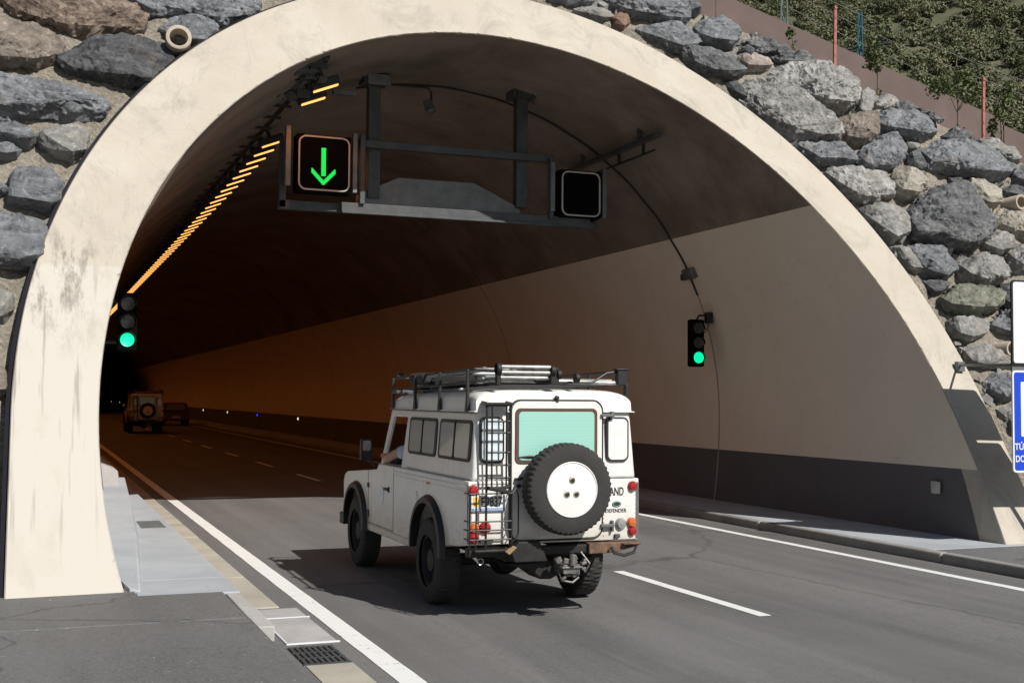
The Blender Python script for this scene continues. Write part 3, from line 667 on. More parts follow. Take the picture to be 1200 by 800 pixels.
# small loose filler stones between the boulders
mb = MB(); rn = random.Random(11)
for _ in range(900):
    x = rn.uniform(8.2, 17); z = rn.uniform(.3, 8.6)
    if z > crest(x)-.05 or math.hypot(x-6.13, z-1.78) < 6.5 or (z < 1.8 and x < 12.7): continue
    s = rn.uniform(.03, .1); c = Vector((x, PY(x, z, OFF), z))
    rot = Matrix.Rotation(rn.uniform(0, 6), 3, Vector((rn.random(), rn.random(), rn.random())).normalized())
    vs = [c + rot @ Vector((a*s*rn.uniform(.6, 1.3), b*s*rn.uniform(.5, 1), e*s*rn.uniform(.5, 1))) for a in (-1, 1) for b in (-1, 1) for e in (-1, 1)]
    mb.add(vs, [(0,1,3,2),(4,6,7,5),(0,4,5,1),(2,3,7,6),(0,2,6,4),(1,5,7,3)])
tag(mb.build('gravel', M['rock_grey'], smooth=False), 'small broken stones filling the gaps between the boulders', kind='stuff')

# drain pipes
def pipe(x, z, r, d, L, label):
    o = empty('drain_pipe', (x, PY(x, z, OFF), z)); tag(o, label, 'drain pipe', 'drain pipes poking out of the slope')
    d = Vector(d).normalized()
    MB().lathe([(-.5, r), (L, r), (L+.004, r*.97), (L, r*.72), (-.1, r*.68)], (0, 0, 0), d, 28).build('pipe_wall', M['pipe'], o, ang=50)
    MB().lathe([(-.12, 0), (-.1, r*.69)], (0, 0, 0), d, 28).build('pipe_inside', M['hole'], o)
pipe(1.64, 6.48, .16, (-.05, -1, .12), .32, 'short round drain pipe poking out beside the upper left rim of the arch')
pipe(15.17, 5.24, .13, (.02, -1, .05), .34, 'upper right drain pipe between cream stones, above the white sign panel')
pipe(13.43, 2.72, .12, (.0, -1, .05), .3, 'lower right drain pipe just above the sign bracket')

# guard wall on the crest
mb = MB(); xs = [7.0+k*.0 for k in ()]
gw = empty('guard_wall', (12, PY(12, 8, OFF+.72), 7.5)); tag(gw, 'low brown weathering steel guard wall running down along the crest of the slope', 'guard wall')
for k, (x0, x1) in enumerate([(4.5, 8.0), (8.0, 11.4), (11.4, 14.5), (14.5, 16.93), (17.0, 22)]):
    dz = -.1 if k == 4 else 0
    mb = MB(); vs = []
    for x in (x0+.004, x1-.004):
        zt = 9.24-.374*(x-11.75)+dz; zb = crest(x)-.5; yb = 19.0-.199*(x-11.75)
        vs += [(x, yb, zb), (x, yb+.06, zb), (x, yb+.06, zt), (x, yb, zt)]
    vs = [Vector(v)-gw.location for v in vs]
    mb.add(vs, [(0, 1, 2, 3), (4, 7, 6, 5), (0, 4, 5, 1), (1, 5, 6, 2), (2, 6, 7, 3), (3, 7, 4, 0)]).build('steel_panel', M['corten'], gw, smooth=False)
for (x, z, h, lab) in [(12.68, 7.45, 1.28, 'thin red survey stake standing on the crest, left of the two'), (15.42, 6.42, 1.22, 'thin red survey stake standing on the crest, right of the two')]:
    mb = MB(); mb.box((0, 0, h/2), (.052, .04, h)); mb.box((0, -.026, h*.97), (.056, .01, .04))
    for q in range(5): mb.box((0, -.024, .2+q*.22), (.03, .006, .05))
    o = mb.build('survey_stake', M['stake'], bevel=.008, loc=(x, PY(x, z, OFF)+.05, z)); o.rotation_euler = (0, R(1), 0); tag(o, lab, 'stake')

def leaves(mb, c, r, n, s, rn, flat=1.):
    for _ in range(n):
        d = Vector((rn.gauss(0, 1), rn.gauss(0, 1), rn.gauss(0, 1))).normalized()*(rn.random()**.45)
        p = Vector(c)+Vector((d.x*r[0], d.y*r[1], d.z*r[2])); k = s*rn.uniform(.6, 1.3)
        a = Vector((rn.gauss(0, 1), rn.gauss(0, 1), rn.gauss(0, 1))).normalized(); b = a.orthogonal().normalized()*k; e = a.cross(b).normalized()*k*.6
        mb.add([p-b, p-e, p+b, p+e], [(0, 1, 2, 3)])
rn = random.Random(5)
for (x, h, wd, n, lab) in [(9.75, .9, .10, 50, 'dry leafless-looking sapling at the top left end of the guard wall'), (12.15, .62, .14, 90, 'low brownish sapling in front of the guard wall, left of the first red stake'),
        (13.66, 1.45, .28, 300, 'yellow-green sapling just right of the first red stake'), (15.15, 1.5, .48, 520, 'widest bright green sapling, left of the second red stake'),
        (15.98, 1.25, .2, 230, 'green sapling just right of the second red stake')]:
    z = crest(x)-.03; o = empty('sapling', (x, PY(x, z, OFF)+.35, z+.1)); tag(o, lab, 'sapling')
    mb = MB(); mb.tube([(0, 0, -.2), (.03, 0, h*.4), (-.03, .02, h*.75), (.02, 0, h)], [.022, .018, .012, .006], 6)
    for q in range(5): a = rn.uniform(0, 6); b = h*rn.uniform(.3, .8); mb.tube([(0, 0, b), (math.cos(a)*wd*.8, math.sin(a)*wd*.8, b+h*.2)], [.01, .004], 5)
    mb.build('stem', M['bark'], o)
    mb = MB()
    for q in range(6): leaves(mb, (rn.uniform(-wd, wd)*.6, rn.uniform(-wd, wd)*.6, h*rn.uniform(.45, 1.0)), (wd*.5, wd*.5, h*.14), n//6, .045, rn)
    leaves(mb, (0, 0, .1), (wd*.5, wd*.4, .14), n//6, .04, rn)
    mb.build('foliage', M['leaf'], o, smooth=False)

# far wooded hillside
def pol(az, d): return d*math.sin(R(az)), d*math.cos(R(az))
import numpy as np
rg = np.random.default_rng(21); rn = random.Random(21); blobs = []
for _ in range(4300):
    az = rn.uniform(16, 52); d = 112*(215/112)**rn.random(); x, y = pol(az, d)
    if noise.noise((x*.035, y*.035, 9)) < -.3 and rn.random() < .5: continue
    z = terr(x, y); big = rn.random()**2.5; r = .8+1.9*big; hh = r*rn.uniform(.7, 1.25)
    for q in range(4): blobs.append((x+rn.uniform(-r, r)*.5, y+rn.uniform(-r, r)*.5, z+hh*rn.uniform(.25, .95), r*.55, hh*.42, int(28+36*r)))
B = np.array(blobs); cnt = B[:, 5].astype(int); T = int(cnt.sum()); I = np.repeat(np.arange(len(B)), cnt)
d_ = rg.normal(size=(T, 3)); d_ /= np.linalg.norm(d_, axis=1)[:, None]; d_ *= (rg.random((T, 1))**.35)
P0 = B[I, :3] + d_*B[I][:, [3, 3, 4]]
a_ = d_/np.linalg.norm(d_, axis=1)[:, None]*1.1 + np.array([0, 0, .35]) + .42*rg.normal(size=(T, 3)); a_ /= np.linalg.norm(a_, axis=1)[:, None]; b_ = np.cross(a_, rg.normal(size=(T, 3))); b_ /= np.linalg.norm(b_, axis=1)[:, None]; e_ = np.cross(a_, b_)
k_ = (.17*rg.uniform(.6, 1.4, (T, 1))); V4 = np.stack([P0-b_*k_, P0-e_*k_*.6, P0+b_*k_, P0+e_*k_*.6], 1).reshape(-1, 3)
me = bpy.data.meshes.new('forest'); me.vertices.add(4*T); me.vertices.foreach_set('co', V4.astype(np.float32).ravel())
me.loops.add(4*T); me.loops.foreach_set('vertex_index', np.arange(4*T, dtype=np.int32)); me.polygons.add(T)
me.polygons.foreach_set('loop_start', np.arange(0, 4*T, 4, dtype=np.int32)); me.update(calc_edges=True); me.materials.append(M['forest'])
fo = bpy.data.objects.new('forest', me); COL.objects.link(fo); tag(fo, 'dense scrub and trees covering the far hillside', kind='stuff')
for (az, d, h, lean, lab) in [(28.9, 160, 6, .06, 'pale bare tree trunk on the far hillside, leftmost of three'), (29.9, 158, 8, .14, 'pale bare leaning tree trunk on the far hillside, middle of three'),
        (32.9, 158, 8, -.02, 'pale bare tree trunk on the far hillside, tallest and straightest'), (36.4, 150, 6, -.9, 'pale fallen tree trunk lying across the far hillside scrub')]:
    x, y = pol(az, d); z = terr(x, y); o = empty('dead_tree', (x, y, z)); tag(o, lab, 'dead tree', 'dead trees on the far hillside')
    MB().tube([(0, 0, 0), (lean*h*.4, 0, h*.45+1), (lean*h, 0, h*(1-abs(lean)*.5)+1.5)], [.2, .15, .05], 6).build('trunk', M['snag'], o)
    mb = MB()
    for q in range(4): t = .4+.13*q; mb.tube([(lean*h*t, 0, h*t+1), (lean*h*t+(-1)**q*.8, -.2, h*t+1.9)], [.06, .02], 5)
    mb.build('branch', M['snag'], o)

# lattice pylons and wires
def pylon(az, d, h, w0, mat, label, arms=True, top=None):
    x, y = pol(az, d); z = terr(x, y)-.5; h = (top-z) if top else h; o = empty('lattice_pylon', (x, y, z), -R(az)); tag(o, label, 'pylon')
    def hw(t): return w0*(1-t)+.13*t
    mb = MB()
    for sx in (-1, 1):
        for sy in (-1, 1): mb.tube([(sx*hw(0), sy*hw(0), 0), (sx*hw(1), sy*hw(1), h)], .075, 5)
    mb.build('mast_legs', mat, o)
    mb = MB(); n = 11
    for i in range(n):
        t0, t1 = i/n, (i+1)/n; a, b = hw(t0), hw(t1)
        for q in ((-1, -1, 1, -1), (1, -1, 1, 1), (1, 1, -1, 1), (-1, 1, -1, -1)):
            mb.tube([(q[0]*a, q[1]*a, t0*h), (q[2]*b, q[3]*b, t1*h)], .042, 4); mb.tube([(q[2]*a, q[3]*a, t0*h), (q[0]*b, q[1]*b, t1*h)], .042, 4)
            mb.tube([(q[0]*a, q[1]*a, t0*h), (q[2]*a, q[3]*a, t0*h)], .028, 4)
    mb.build('bracing', mat, o)
    if arms:
        mb = MB()
        for zz in (h-3.1,): mb.box((-.3, 0, zz), (5.2, .3, .13), Matrix.Rotation(R(-5), 3, 'Y')); mb.box((-.3, 0, zz-.26), (4.6, .25, .07), Matrix.Rotation(R(-5), 3, 'Y'))
        mb.box((2.2, 0, h-2.85), (.7, .3, .18)); mb.build('crossarm', M['galvd'], o)
    return Vector((x, y, z+h))
p1 = pylon(37.38, 108, 18.5, .75, M['tealsteel'], 'teal lattice pylon with a dark crossarm on the far hillside, right of the other pylon', True, 35.3)
p2 = pylon(34.0, 108, 24, .8, M['greysteel'], 'grey-green lattice pylon cut off by the top edge of the photo', False, 42.0)
for k, (dz, e) in enumerate([(-3.2, 0), (-4.2, 1.0), (-5.6, 2.2)]):
    a = p2+Vector((0, 0, dz)); x, y = pol(45.6, 106); b = Vector((x, y, 26.6-e*1.2)); pts = []
    for i in range(25): t = i/24; p = a.lerp(b, t); p.z -= .5*4*t*(1-t); pts.append(p)
    o = MB().tube(pts, .03, 5).build('power_line', M['wire'])
    tag(o, ['topmost of three thin power lines sagging across the hillside', 'middle one of three thin power lines sagging across the hillside', 'lowest of three thin power lines sagging across the hillside'][k], 'power line', 'power lines across the hillside')

# ------------------------------------------------------------------ tunnel fittings
def rrect(w, h, r, n=6):
    pts = []
    for cx, cz, a0 in ((w/2-r, h/2-r, 0), (-w/2+r, h/2-r, 90), (-w/2+r, -h/2+r, 180), (w/2-r, -h/2+r, 270)):
        for k in range(n+1): a = R(a0+90*k/n); pts.append((cx+r*math.cos(a), cz+r*math.sin(a)))
    return pts
def lane_sign(x, y, z, w, h, lab, arrow):
    o = empty('lane_signal', (x, y, z)); tag(o, lab, 'lane signal', 'lane signals on the gantry')
    MB().bx(-w/2-.03, w/2+.03, 0, .3, -h/2-.03, h/2+.03).build('housing', M['matt'], o, .02)
    MB().tube([(a, -.012, b) for a, b in rrect(w-.01, h-.01, .11)], .014, 6, True).build('rim', M['frame'], o)
    MB().bx(-w/2-.2, -w/2-.12, .0, .12, -h/2+.05, h/2+.14).bx(w/2+.06, w/2+.13, .0, .12, -h/2, h/2+.1).buildn('side_bracket', M['galv'], o, .006)
    if arrow:
        mb = MB(); k = w/.83
        for row in range(15):
            for c_ in range(3): mb.box((-.01+(c_-1)*.024, -.006, (.24-row*.0305)*k), (.0225, .008, .0285))
        for s in (-1, 1):
            for q in range(9):
                for e in range(3): mb.box((-.01+s*(.012+q*.0215)*k, -.006, (-.33+q*.0225+e*.026)*k), (.024, .008, .026))
        mb.build('green_arrow', M['greenbar'], o)
GY = 19.0
ga = empty('sign_gantry', (6.3, GY, 5.0)); tag(ga, 'grey steel gantry hung from the tunnel ceiling carrying two lane signals', 'gantry')
def gb(name, parts, mat='galvd', bev=.008):
    m = MB()
    for p in parts: m.bx(p[0]-6.3, p[1]-6.3, p[2], p[3], p[4]-5, p[5]-5)
    return m.buildn(name, M[mat], ga, bev)
for x in (5.02, 7.58):
    gb('hanger_post', [(x-.1, x+.1, -.05, .12, 5.15, 7.12), (x-.045, x+.045, .125, .14, 5.2, 7.05)])
    gb('ceiling_plate', [(x-.2, x+.2, -.16, .22, 7.0, 7.2), (x-.15, x-.12, -.2, -.162, 6.9, 7.1), (x+.12, x+.15, -.2, -.162, 6.9, 7.1)])
gb('upper_beam', [(4.7, 8.1, -.2, -.08, 5.93, 6.05)])
gb('lower_beam', [(4.45, 8.75, -.25, -.1, 4.86, 5.02), (3.5, 4.7, -.1, .05, 4.88, 5.02), (4.45, 8.2, -.3, -.26, 4.84, 4.88), (7.6, 8.9, -.1, .05, 4.86, 4.98)])
gb('upright', [(3.5, 3.6, -.1, .0, 4.9, 6.0)]); gb('upright', [(4.73, 4.81, -.3, -.2, 5.0, 6.1)]); gb('upright', [(7.98, 8.06, -.3, -.2, 4.95, 5.98)]); gb('upright', [(8.9, 8.98, -.05, .05, 4.9, 5.8)])
m = MB(); poly = [(4.85, 5.03), (4.86, 5.25), (5.45, 5.52), (6.75, 5.52), (7.55, 5.16), (7.6, 5.03)]
m.ext(poly, lambda p, h: (p[0]-6.3, h, p[1]-5), .0, .5).build('trapezoid_backplate', M['galv'], ga, .01)  # paler steel trapezoid standing behind the lower beam
gb('cable_bracket', [(4.35, 4.75, -.02, .1, 6.78, 6.86), (4.86, 5.24, -.22, -.17, 6.95, 7.12)], 'galv')
lane_sign(4.14, GY-.35, 5.58, .80, .84, 'left lane signal on the gantry showing a green downward arrow', True)
lane_sign(8.53, GY-.35, 5.40, .70, .74, 'right lane signal on the gantry, switched off and black', False)
# small flood camera on conduit
fc = empty('tunnel_camera', (6.0, 19.25, 6.98)); tag(fc, 'small dim ceiling camera on a bent conduit right of the left gantry post', 'camera')
MB().tube([(-.95, 0, .1), (.0, 0, .12), (.06, 0, .05), (.06, 0, -.1)], .02, 6).build('conduit', M['cable'], fc)
MB().lathe([(-.12, .0), (-.12, .07), (.08, .09), (.12, .05), (.13, 0)], (.03, 0, -.2), (.3, -.3, -1), 16).build('housing', M['galv'], fc)

# lighting row on the left shoulder of the vault
lm = empty('ceiling_lamp', (3.85, 17.3, 6.42)); lm.rotation_euler = (0, R(-22), 0)
tag(lm, 'glowing sodium ceiling lamp in the long row on the left of the vault', 'lamp', 'sodium lamps in the row along the left of the vault')
MB().bx(-.22, .22, -.10, .10, .01, .13).bx(-.03, .03, -.03, .03, .13, .3).build('housing', M['black'], lm, .015)
MB().bx(-.19, .19, -.036, .036, -.012, .0095).build('lamp_glass', M['lampwarm'], lm, .004)
for i in range(1, 112):
    if i in (2, 3, 4): continue
    c = copy_tree(lm); c.location = (3.85+.0, 17.3+.85*i, 6.42)
for i in range(-1, 34):                       # the light the lamps give, one source for every four lamps
    L = bpy.data.lights.new('lamp_light', 'SPOT'); L.energy = 31 if i >= 0 else 24; L.color = (1, .27, .045); L.spot_size = R(165); L.spot_blend = .5; L.shadow_soft_size = .0
    lo = bpy.data.objects.new('lamp_light', L); COL.objects.link(lo); lo.location = (3.87, 20.9+3.4*i if i >= 0 else 17.9, 6.35)
tr = empty('cable_tray', (3.45, 16.4, 6.5)); tag(tr, 'long black cable tray above the row of sodium lamps on the left', 'cable tray')
MB().bx(-.28, -.25, 0, 100, 0, .1).bx(.22, .25, 0, 100, .12, .22).bx(-.24, .2, 0, 100, .1, .115).buildn('rails', M['black'], tr)
mb = MB()
rg_ = mb.bx(-.5, .22, -.02, .03, -.02, .02).bx(-.5, -.42, -.02, .05, -.18, -.015).build('rung', M['cable'], tr)
for i in range(1, 58): c = rg_.copy(); COL.objects.link(c); c.parent = tr; c.location = (0, i*.85, 0)
mb = MB()
for i in range(58, 116): mb.bx(-.5, .22, i*.85-.02, i*.85+.03, -.02, .02).bx(-.5, -.42, i*.85-.02, i*.85+.05, -.18, -.015)
o = mb.build('rungs', M['cable'], tr); o['kind'] = 'stuff'
mb = MB()
for i in range(60):
    t = rnd.uniform(.0, 2.4); mb.box((rnd.uniform(-.25, .3), t, rnd.uniform(-.05, .2)), (rnd.uniform(.05, .22), rnd.uniform(.08, .3), rnd.uniform(.04, .12)), Matrix.Rotation(rnd.uniform(-.4, .4), 3, 'Y'))
mb.build('junction_boxes', M['galvd'], tr, .005)
# short tray on the right
t2 = empty('cable_tray', (9.22, 17.2, 6.2)); tag(t2, 'short cable tray on two hangers at the upper right of the vault', 'cable tray')
MB().bx(-.06, .06, 0, 3.6, -.05, .02).buildn('rails', M['galvd'], t2, .005)
MB().tube([(.1, .3, -.2), (.1, 3.0, -.2)], .018, 6).tube([(.1, .7, -.2), (.1, .7, -.02)], .03, 6).tube([(.1, 1.6, -.2), (.1, 1.6, -.02)], .03, 6).build('pipe', M['cable'], t2)
for yy in (.65, 2.9): MB().bx(-.035, .035, yy-.03, yy+.03, 0, .32).bx(-.09, .09, yy-.08, yy+.08, .3, .36).build('hanger', M['galvd'], t2, .005)

# arc cable on the lining with junction boxes
pts = []
for k in range(60):
    th = R(76) + (R(156.6)-R(76))*k/59 + .002*math.sin(k*1.3); x, z = inner(th, CR-.03); pts.append((x, 19.62+.012*math.sin(k*.9), z))
ac = empty('arc_cable', (CX, 19.6, CZ)); tag(ac, 'thin dark cable following the curve of the vault down to the right traffic light', 'cable')
MB().tube([Vector(p)-Vector((CX, 19.6, CZ)) for p in pts], .017, 6).build('cable_run', M['cable'], ac)
th = R(152.2); x, z = inner(th, CR-.05)
MB().box((x-CX, -.05, z-CZ), (.12, .34, .2), Matrix.Rotation(-.45, 3, 'Y')).build('junction_box', M['galv'], ac, .02)
MB().box((x-CX-.02, .12, z-CZ-.05), (.1, .14, .12)).build('junction_box', M['galvd'], ac, .02)

def traffic_light(x, y, z, lab, br):
    o = empty('traffic_light', (x, y, z)); tag(o, lab, 'traffic light', 'traffic lights inside the tunnel mouth')
    MB().bx(-.14, .14, 0, .16, -.43, .43).build('housing', M['matt'], o, .03)
    for k, (dz, mt) in enumerate([(.265, 'lensoff'), (0, 'lensoff'), (-.265, 'green')]):
        MB().lathe([(0, 0), (0, .06), (-.012, .1), (-.02, .1)], (0, -.012, dz), (0, 1, 0), 24).build('lens', M[mt], o)
        n = 14; vs = []
        for q in range(n+1):
            a = R(-10+200*q/n)
            for rr, yy in ((.112, -.002), (.118, -.06), (.124, -.06), (.118, -.002)): vs.append((rr*math.cos(a), yy, dz+rr*math.sin(a)))
        MB().add(vs, [(4*i+k2, 4*i+4+k2, 4*i+4+(k2+1) % 4, 4*i+(k2+1) % 4) for i in range(n) for k2 in range(4)]).build('visor', M['black'], o)
    br(o)
def br_r(o):
    MB().tube([(.02, .08, .43), (.06, .08, .5), (.3, .05, .52)], .022, 6).box((.22, .0, .46), (.12, .12, .2)).buildn('wall_bracket', M['cable'], o, .01)
    MB().tube([(.3, .05, .5), (.24, .05, .3), (.2, .1, .2), (.14, .1, .25)], .012, 6).build('cable_loop', M['galv'], o)
traffic_light(11.22, 19.4, 2.98, 'traffic light with its green lamp lit, on the pale right wall under the arc cable', br_r)
def br_l(o): MB().tube([(-.14, .08, .3), (-.55, .1, .3)], .025, 6).tube([(-.14, .08, -.3), (-.55, .1, -.3)], .025, 6).buildn('wall_bracket', M['cable'], o)
traffic_light(1.27, 18.75, 3.04, 'traffic light with its green lamp lit, beside the left leg of the arch', br_l)

# marker lights along the right dado
mk = [(57.5, 'whitelamp', 'white marker light on the right dado, nearest and brightest of the white ones'), (68.8, 'bluelamp', 'single blue marker light low on the right tunnel wall'),
      (80, 'whitelamp', 'white marker light on the right dado, first beyond the blue one'), (92, 'whitelamp', 'white marker light on the right dado, second beyond the blue one'),
      (102.6, 'whitelamp', 'white marker light on the right dado, third beyond the blue one'), (185, 'whitelamp', 'faint far marker light beside the distant cars, right one of a pair'), (205, 'whitelamp', 'faint far marker light beside the distant cars, left one of a pair')]
for y_, m_, lab in mk:
    o = empty('marker_light', (11.72, y_, .9)); tag(o, lab, 'marker light', 'marker lights along the right wall')
    MB().bx(-.02, .06, -.1, .1, -.08, .08).build('housing', M['black'], o, .01)
    MB().lathe([(0, .075), (.03, .06), (.04, 0)], (-.02, -.0, 0), (-1, -.4, 0), 14).build('lens', M[m_], o)
o = MB().lathe([(0, .09), (.015, .085), (.02, .06), (.02, 0)], (0, 0, 0), (-1, 0, .1), 24).bx(-.012, .02, -.085, .085, -.085, .085).build('wall_reflector', M['frame'], loc=(11.725, 13.75, .76), bevel=.01)
tag(o, 'small round pale reflector on the dark dado near the right edge of the portal', 'reflector')

# ------------------------------------------------------------------ lettering
def text(s, size, mat, parent, mtx, name='lettering', ext=.002, sx=1., align='LEFT', bold=0.):
    cu = bpy.data.curves.new('t', 'FONT'); cu.body = s; cu.size = size; cu.extrude = ext; cu.align_x = align; cu.offset = bold
    t = bpy.data.objects.new('t', cu); COL.objects.link(t); bpy.context.view_layer.update()
    me = bpy.data.meshes.new_from_object(t.evaluated_get(bpy.context.evaluated_depsgraph_get()))
    bpy.data.objects.remove(t); me.transform(Matrix.Diagonal((sx, 1, 1, 1))); me.transform(mtx); me.materials.clear(); me.materials.append(mat)
    o = bpy.data.objects.new(name, me); COL.objects.link(o); o.parent = parent; return o
def face_back(x, y, z): return Matrix.Translation((x, y, z)) @ Matrix.Rotation(R(90), 4, 'X')

# ------------------------------------------------------------------ road sign at the right
sg = empty('road_sign', (12.02, 12.2, .1)); tag(sg, 'pair of stacked sign panels cut off by the right edge, white panel above blue one', 'road sign')
def panel(name, x0, x1, z0, z1, mf, mr):
    w, h = x1-x0, z1-z0; cx, cz = (x0+x1)/2-12.02, (z0+z1)/2-.1
    p = rrect(w, h, .05)
    b = MB().ext(p, lambda q, e: (q[0]+cx, e, q[1]+cz), 0, .022).build(name, M[mr], sg)
    p2 = rrect(w-.05, h-.05, .035); MB().ext(p2, lambda q, e: (q[0]+cx, e, q[1]+cz), -.003, -.0005).build('sign_face', M[mf], b)
    return b
bp = panel('blue_panel', 11.64, 12.80, 1.06, 2.36, 'signblue', 'signwhite')
wp = panel('white_panel', 11.64, 12.98, 2.43, 3.52, 'signwhite', 'black')
MB().ext(rrect(.53, .70, .02), lambda q, e: (q[0]+12.035-12.02, e, q[1]+1.865-.1), -.0055, -.0035).build('white_field', M['signwhite'], bp)
n = 24; m = MB()
vs = []
for i in range(n+1):
    a = math.pi*i/n
    for r_ in (.17, .12): vs.append((r_*math.cos(a)+.02, -.0075, 1.78+r_*math.sin(a)))
m.add(vs, [(2*i, 2*i+2, 2*i+3, 2*i+1) for i in range(n)]); m.bx(-.15, -.10, -.0078, -.0072, 1.55, 1.78).bx(.14, .19, -.0078, -.0072, 1.55, 1.78)
m.build('tunnel_symbol', M['ink'], bp)
text('TÚNEL', .115, M['signwhite'], bp, face_back(11.66-12.02, -.0045, 1.35-.1), bold=.002)
text('DOS VALIRES', .115, M['signwhite'], bp, face_back(11.67-12.02, -.0045, 1.195-.1), bold=.002, sx=.9)
m = MB(); n = 30; vs = []
for i in range(n+1):
    a = 2*math.pi*i/n
    for r_ in (.24, .185): vs.append((r_*math.cos(a)+.11, -.0055, 3.1+r_*math.sin(a)))
m.add(vs, [(2*i, 2*i+2, 2*i+3, 2*i+1) for i in range(n)]).build('ring_mark', M['ink'], wp)
MB().tube([(.25, .1, -.1), (.25, .1, 3.4)], .038, 12).build('post', M['galv'], sg)
MB().bx(-.36, .38, .024, .05, 2.24, 2.5).bx(-.36, .38, .024, .05, 1.15, 1.2).bx(-.36, .38, .024, .05, 3.2, 3.25).buildn('rail', M['galv'], sg, .003)
MB().tube([(-.3, .06, 2.33), (.23, 1.66, 2.37)], .018, 8).bx(.17, .29, 1.6, 1.68, 2.28, 2.42).build('wall_brace', M['galv'], sg, .004)

# ------------------------------------------------------------------ the off-road car
def make_jeep():
    J = empty('off_road_car', (4.385, 10.1, 0))
    tag(J, 'white boxy off-road car with roof rack and rear spare wheel, driving into the tunnel mouth', 'car', 'white off-road cars heading into the tunnel')
    W = M['white']; HW = .83
    yr, yf, rt, zc = 1.14, 3.93, .41, .41
    # lower body with wheel arches
    pr = [(0.0, .68), (.30, .64), (.60, .625)]
    for k in range(9):
        a = R(175-170*k/8); pr.append((yr+.5*-math.cos(R(180)-a)*1. if 0 else yr+.5*math.cos(a), .56+.42*math.sin(a)))
    pr += [(1.66, .5), (3.44, .48)]
    for k in range(9):
        a = R(175-170*k/8); pr.append((yf+.48*math.cos(a), .52+.43*math.sin(a)))
    pr += [(4.42, .55), (4.56, .56), (4.58, .95), (4.52, 1.03), (4.4, 1.07), (3.05, 1.17), (2.98, 1.235), (0.0, 1.235)]
    body = MB().ext(pr, lambda q, e: (e, q[0], q[1]), -HW, HW).build('body', W, J, bevel=.028, seg=3)
    # crisp shoulder moulding and panel gaps, left and right
    for s in (-1, 1):
        MB().bx(s*(HW-.012), s*(HW+.008), .02, 2.36, 1.165, 1.195).build('shoulder_moulding', W, J, .006)
        MB().bx(s*(HW-.01), s*(HW+.002), 2.372, 2.38, .56, 1.22).bx(s*(HW-.01), s*(HW+.002), 3.4, 3.408, .56, 1.15).bx(s*(HW-.01), s*(HW+.002), 2.38, 3.4, .555, .563).buildn('door_gap', M['ink'], J)
        MB().bx(s*(HW-.02), s*(HW+.006), 1.72, 3.4, .47, .545).build('sill', W, J, .008)
        for y_ in (yr, yf):
            r0, r1 = (.44, .525) if y_ == yr else (.42, .505); cz = .55 if y_ == yr else .52; vs = []; n = 16
            for q in range(n+1):
                a = R(-8+196*q/n); up = .93
                for rr, xx in ((r0, HW-.03), (r0, HW+.055), (r1-.03, HW+.05), (r1, HW+.002)): vs.append((s*xx, y_+rr*math.cos(a), cz+rr*math.sin(a)*up))
            MB().add(vs, [(4*i+k, 4*i+4+k, 4*i+4+(k+1) % 4, 4*i+(k+1) % 4) for i in range(n) for k in range(4)]).build('arch_flare', M['black'], J)
    dm = MB().bx(-HW-.022, -HW-.002, 2.56, 2.70, .965, .995).bx(-HW-.012, -HW+.01, 2.53, 2.56, .95, 1.01).buildn('door_handle', M['black'], J, .005)
    MB().bx(-HW-.015, -HW, 3.36, 3.42, .62, .70).bx(-HW-.015, -HW, 3.36, 3.42, .95, 1.0).buildn('door_hinge', M['galvd'], J, .005)
    MB().lathe([(0, .1), (.006, .1), (.008, .06), (.008, 0)], (-HW-.0, 2.85, .9), (-1, 0, 0), 20).lathe([(0, .045), (.012, .04), (.014, 0)], (-HW, 1.55, 1.0), (-1, 0, 0), 16).buildn('door_emblem', M['signwhite'], J)
    MB().bx(-HW-.012, -HW, 1.12, 1.2, 1.135, 1.155).build('side_marker', M['amber'], J, .004)
    MB().bx(-.84, .84, 4.56, 4.74, .42, .56).build('front_bumper', M['black'], J, .015)
    # cabin: hard top rear part
    def taper(x, z): return x*(1-.055*(z-1.235)/.61)
    m = MB(); x1 = .80
    vs = []
    for y_ in (0.0, 2.03):
        for (x, z) in ((-x1, 1.235), (x1, 1.235), (x1, 1.85), (-x1, 1.85)): vs.append((taper(x, z), y_+(.03 if (y_ == 0 and z > 1.5) else 0), z))
    m.add(vs, [(0, 1, 2, 3), (4, 7, 6, 5), (0, 4, 5, 1), (1, 5, 6, 2), (2, 6, 7, 3), (3, 7, 4, 0)])
    cab = m.build('cabin', W, J, bevel=.03, seg=3)
    # cab pillars and window frames
    m = MB()
    for s in (-1, 1):
        m.ext([(2.0, 1.235), (2.20, 1.235), (2.09, 1.76), (2.62, 1.76), (2.9, 1.235), (3.0, 1.235), (2.70, 1.85), (2.0, 1.85)],
              lambda q, e: (taper(s*(.80-e), q[1]), q[0], q[1]), 0, .035)
    m.ext([(-.76, 1.235), (.76, 1.235), (.73, 1.32), (-.73, 1.32)], lambda q, e: (q[0], 2.99-(q[1]-1.235)*.5-e, q[1]), 0, .03)
    m.bx(-.03, .03, 2.72, 2.9, 1.3, 1.82)
    m.build('window_frame', W, J, bevel=.006)
    MB().bx(-.74, .74, 1.98, 2.01, 1.235, 1.84).bx(-.7, .7, 2.7, 2.98, 1.235, 1.3).build('bulkhead', M['seatm'], J)
    for s in (-1, 1): MB().bx(s*.42-.24, s*.42+.24, 2.05, 2.2, 1.2, 1.55).build('seat', M['seatm'], J, .04)
    MB().tube([(-.42+.19*math.cos(R(20*k)), 2.72-.05*math.sin(R(20*k)), 1.27+.17*math.sin(R(20*k))) for k in range(18)], .014, 6, True).build('steering_wheel', M['black'], J)
    # roof
    nx_, ny_ = 28, 34; vs = []
    def edge(t, p): return max(0., 1-abs(t)**p)**(1/p)
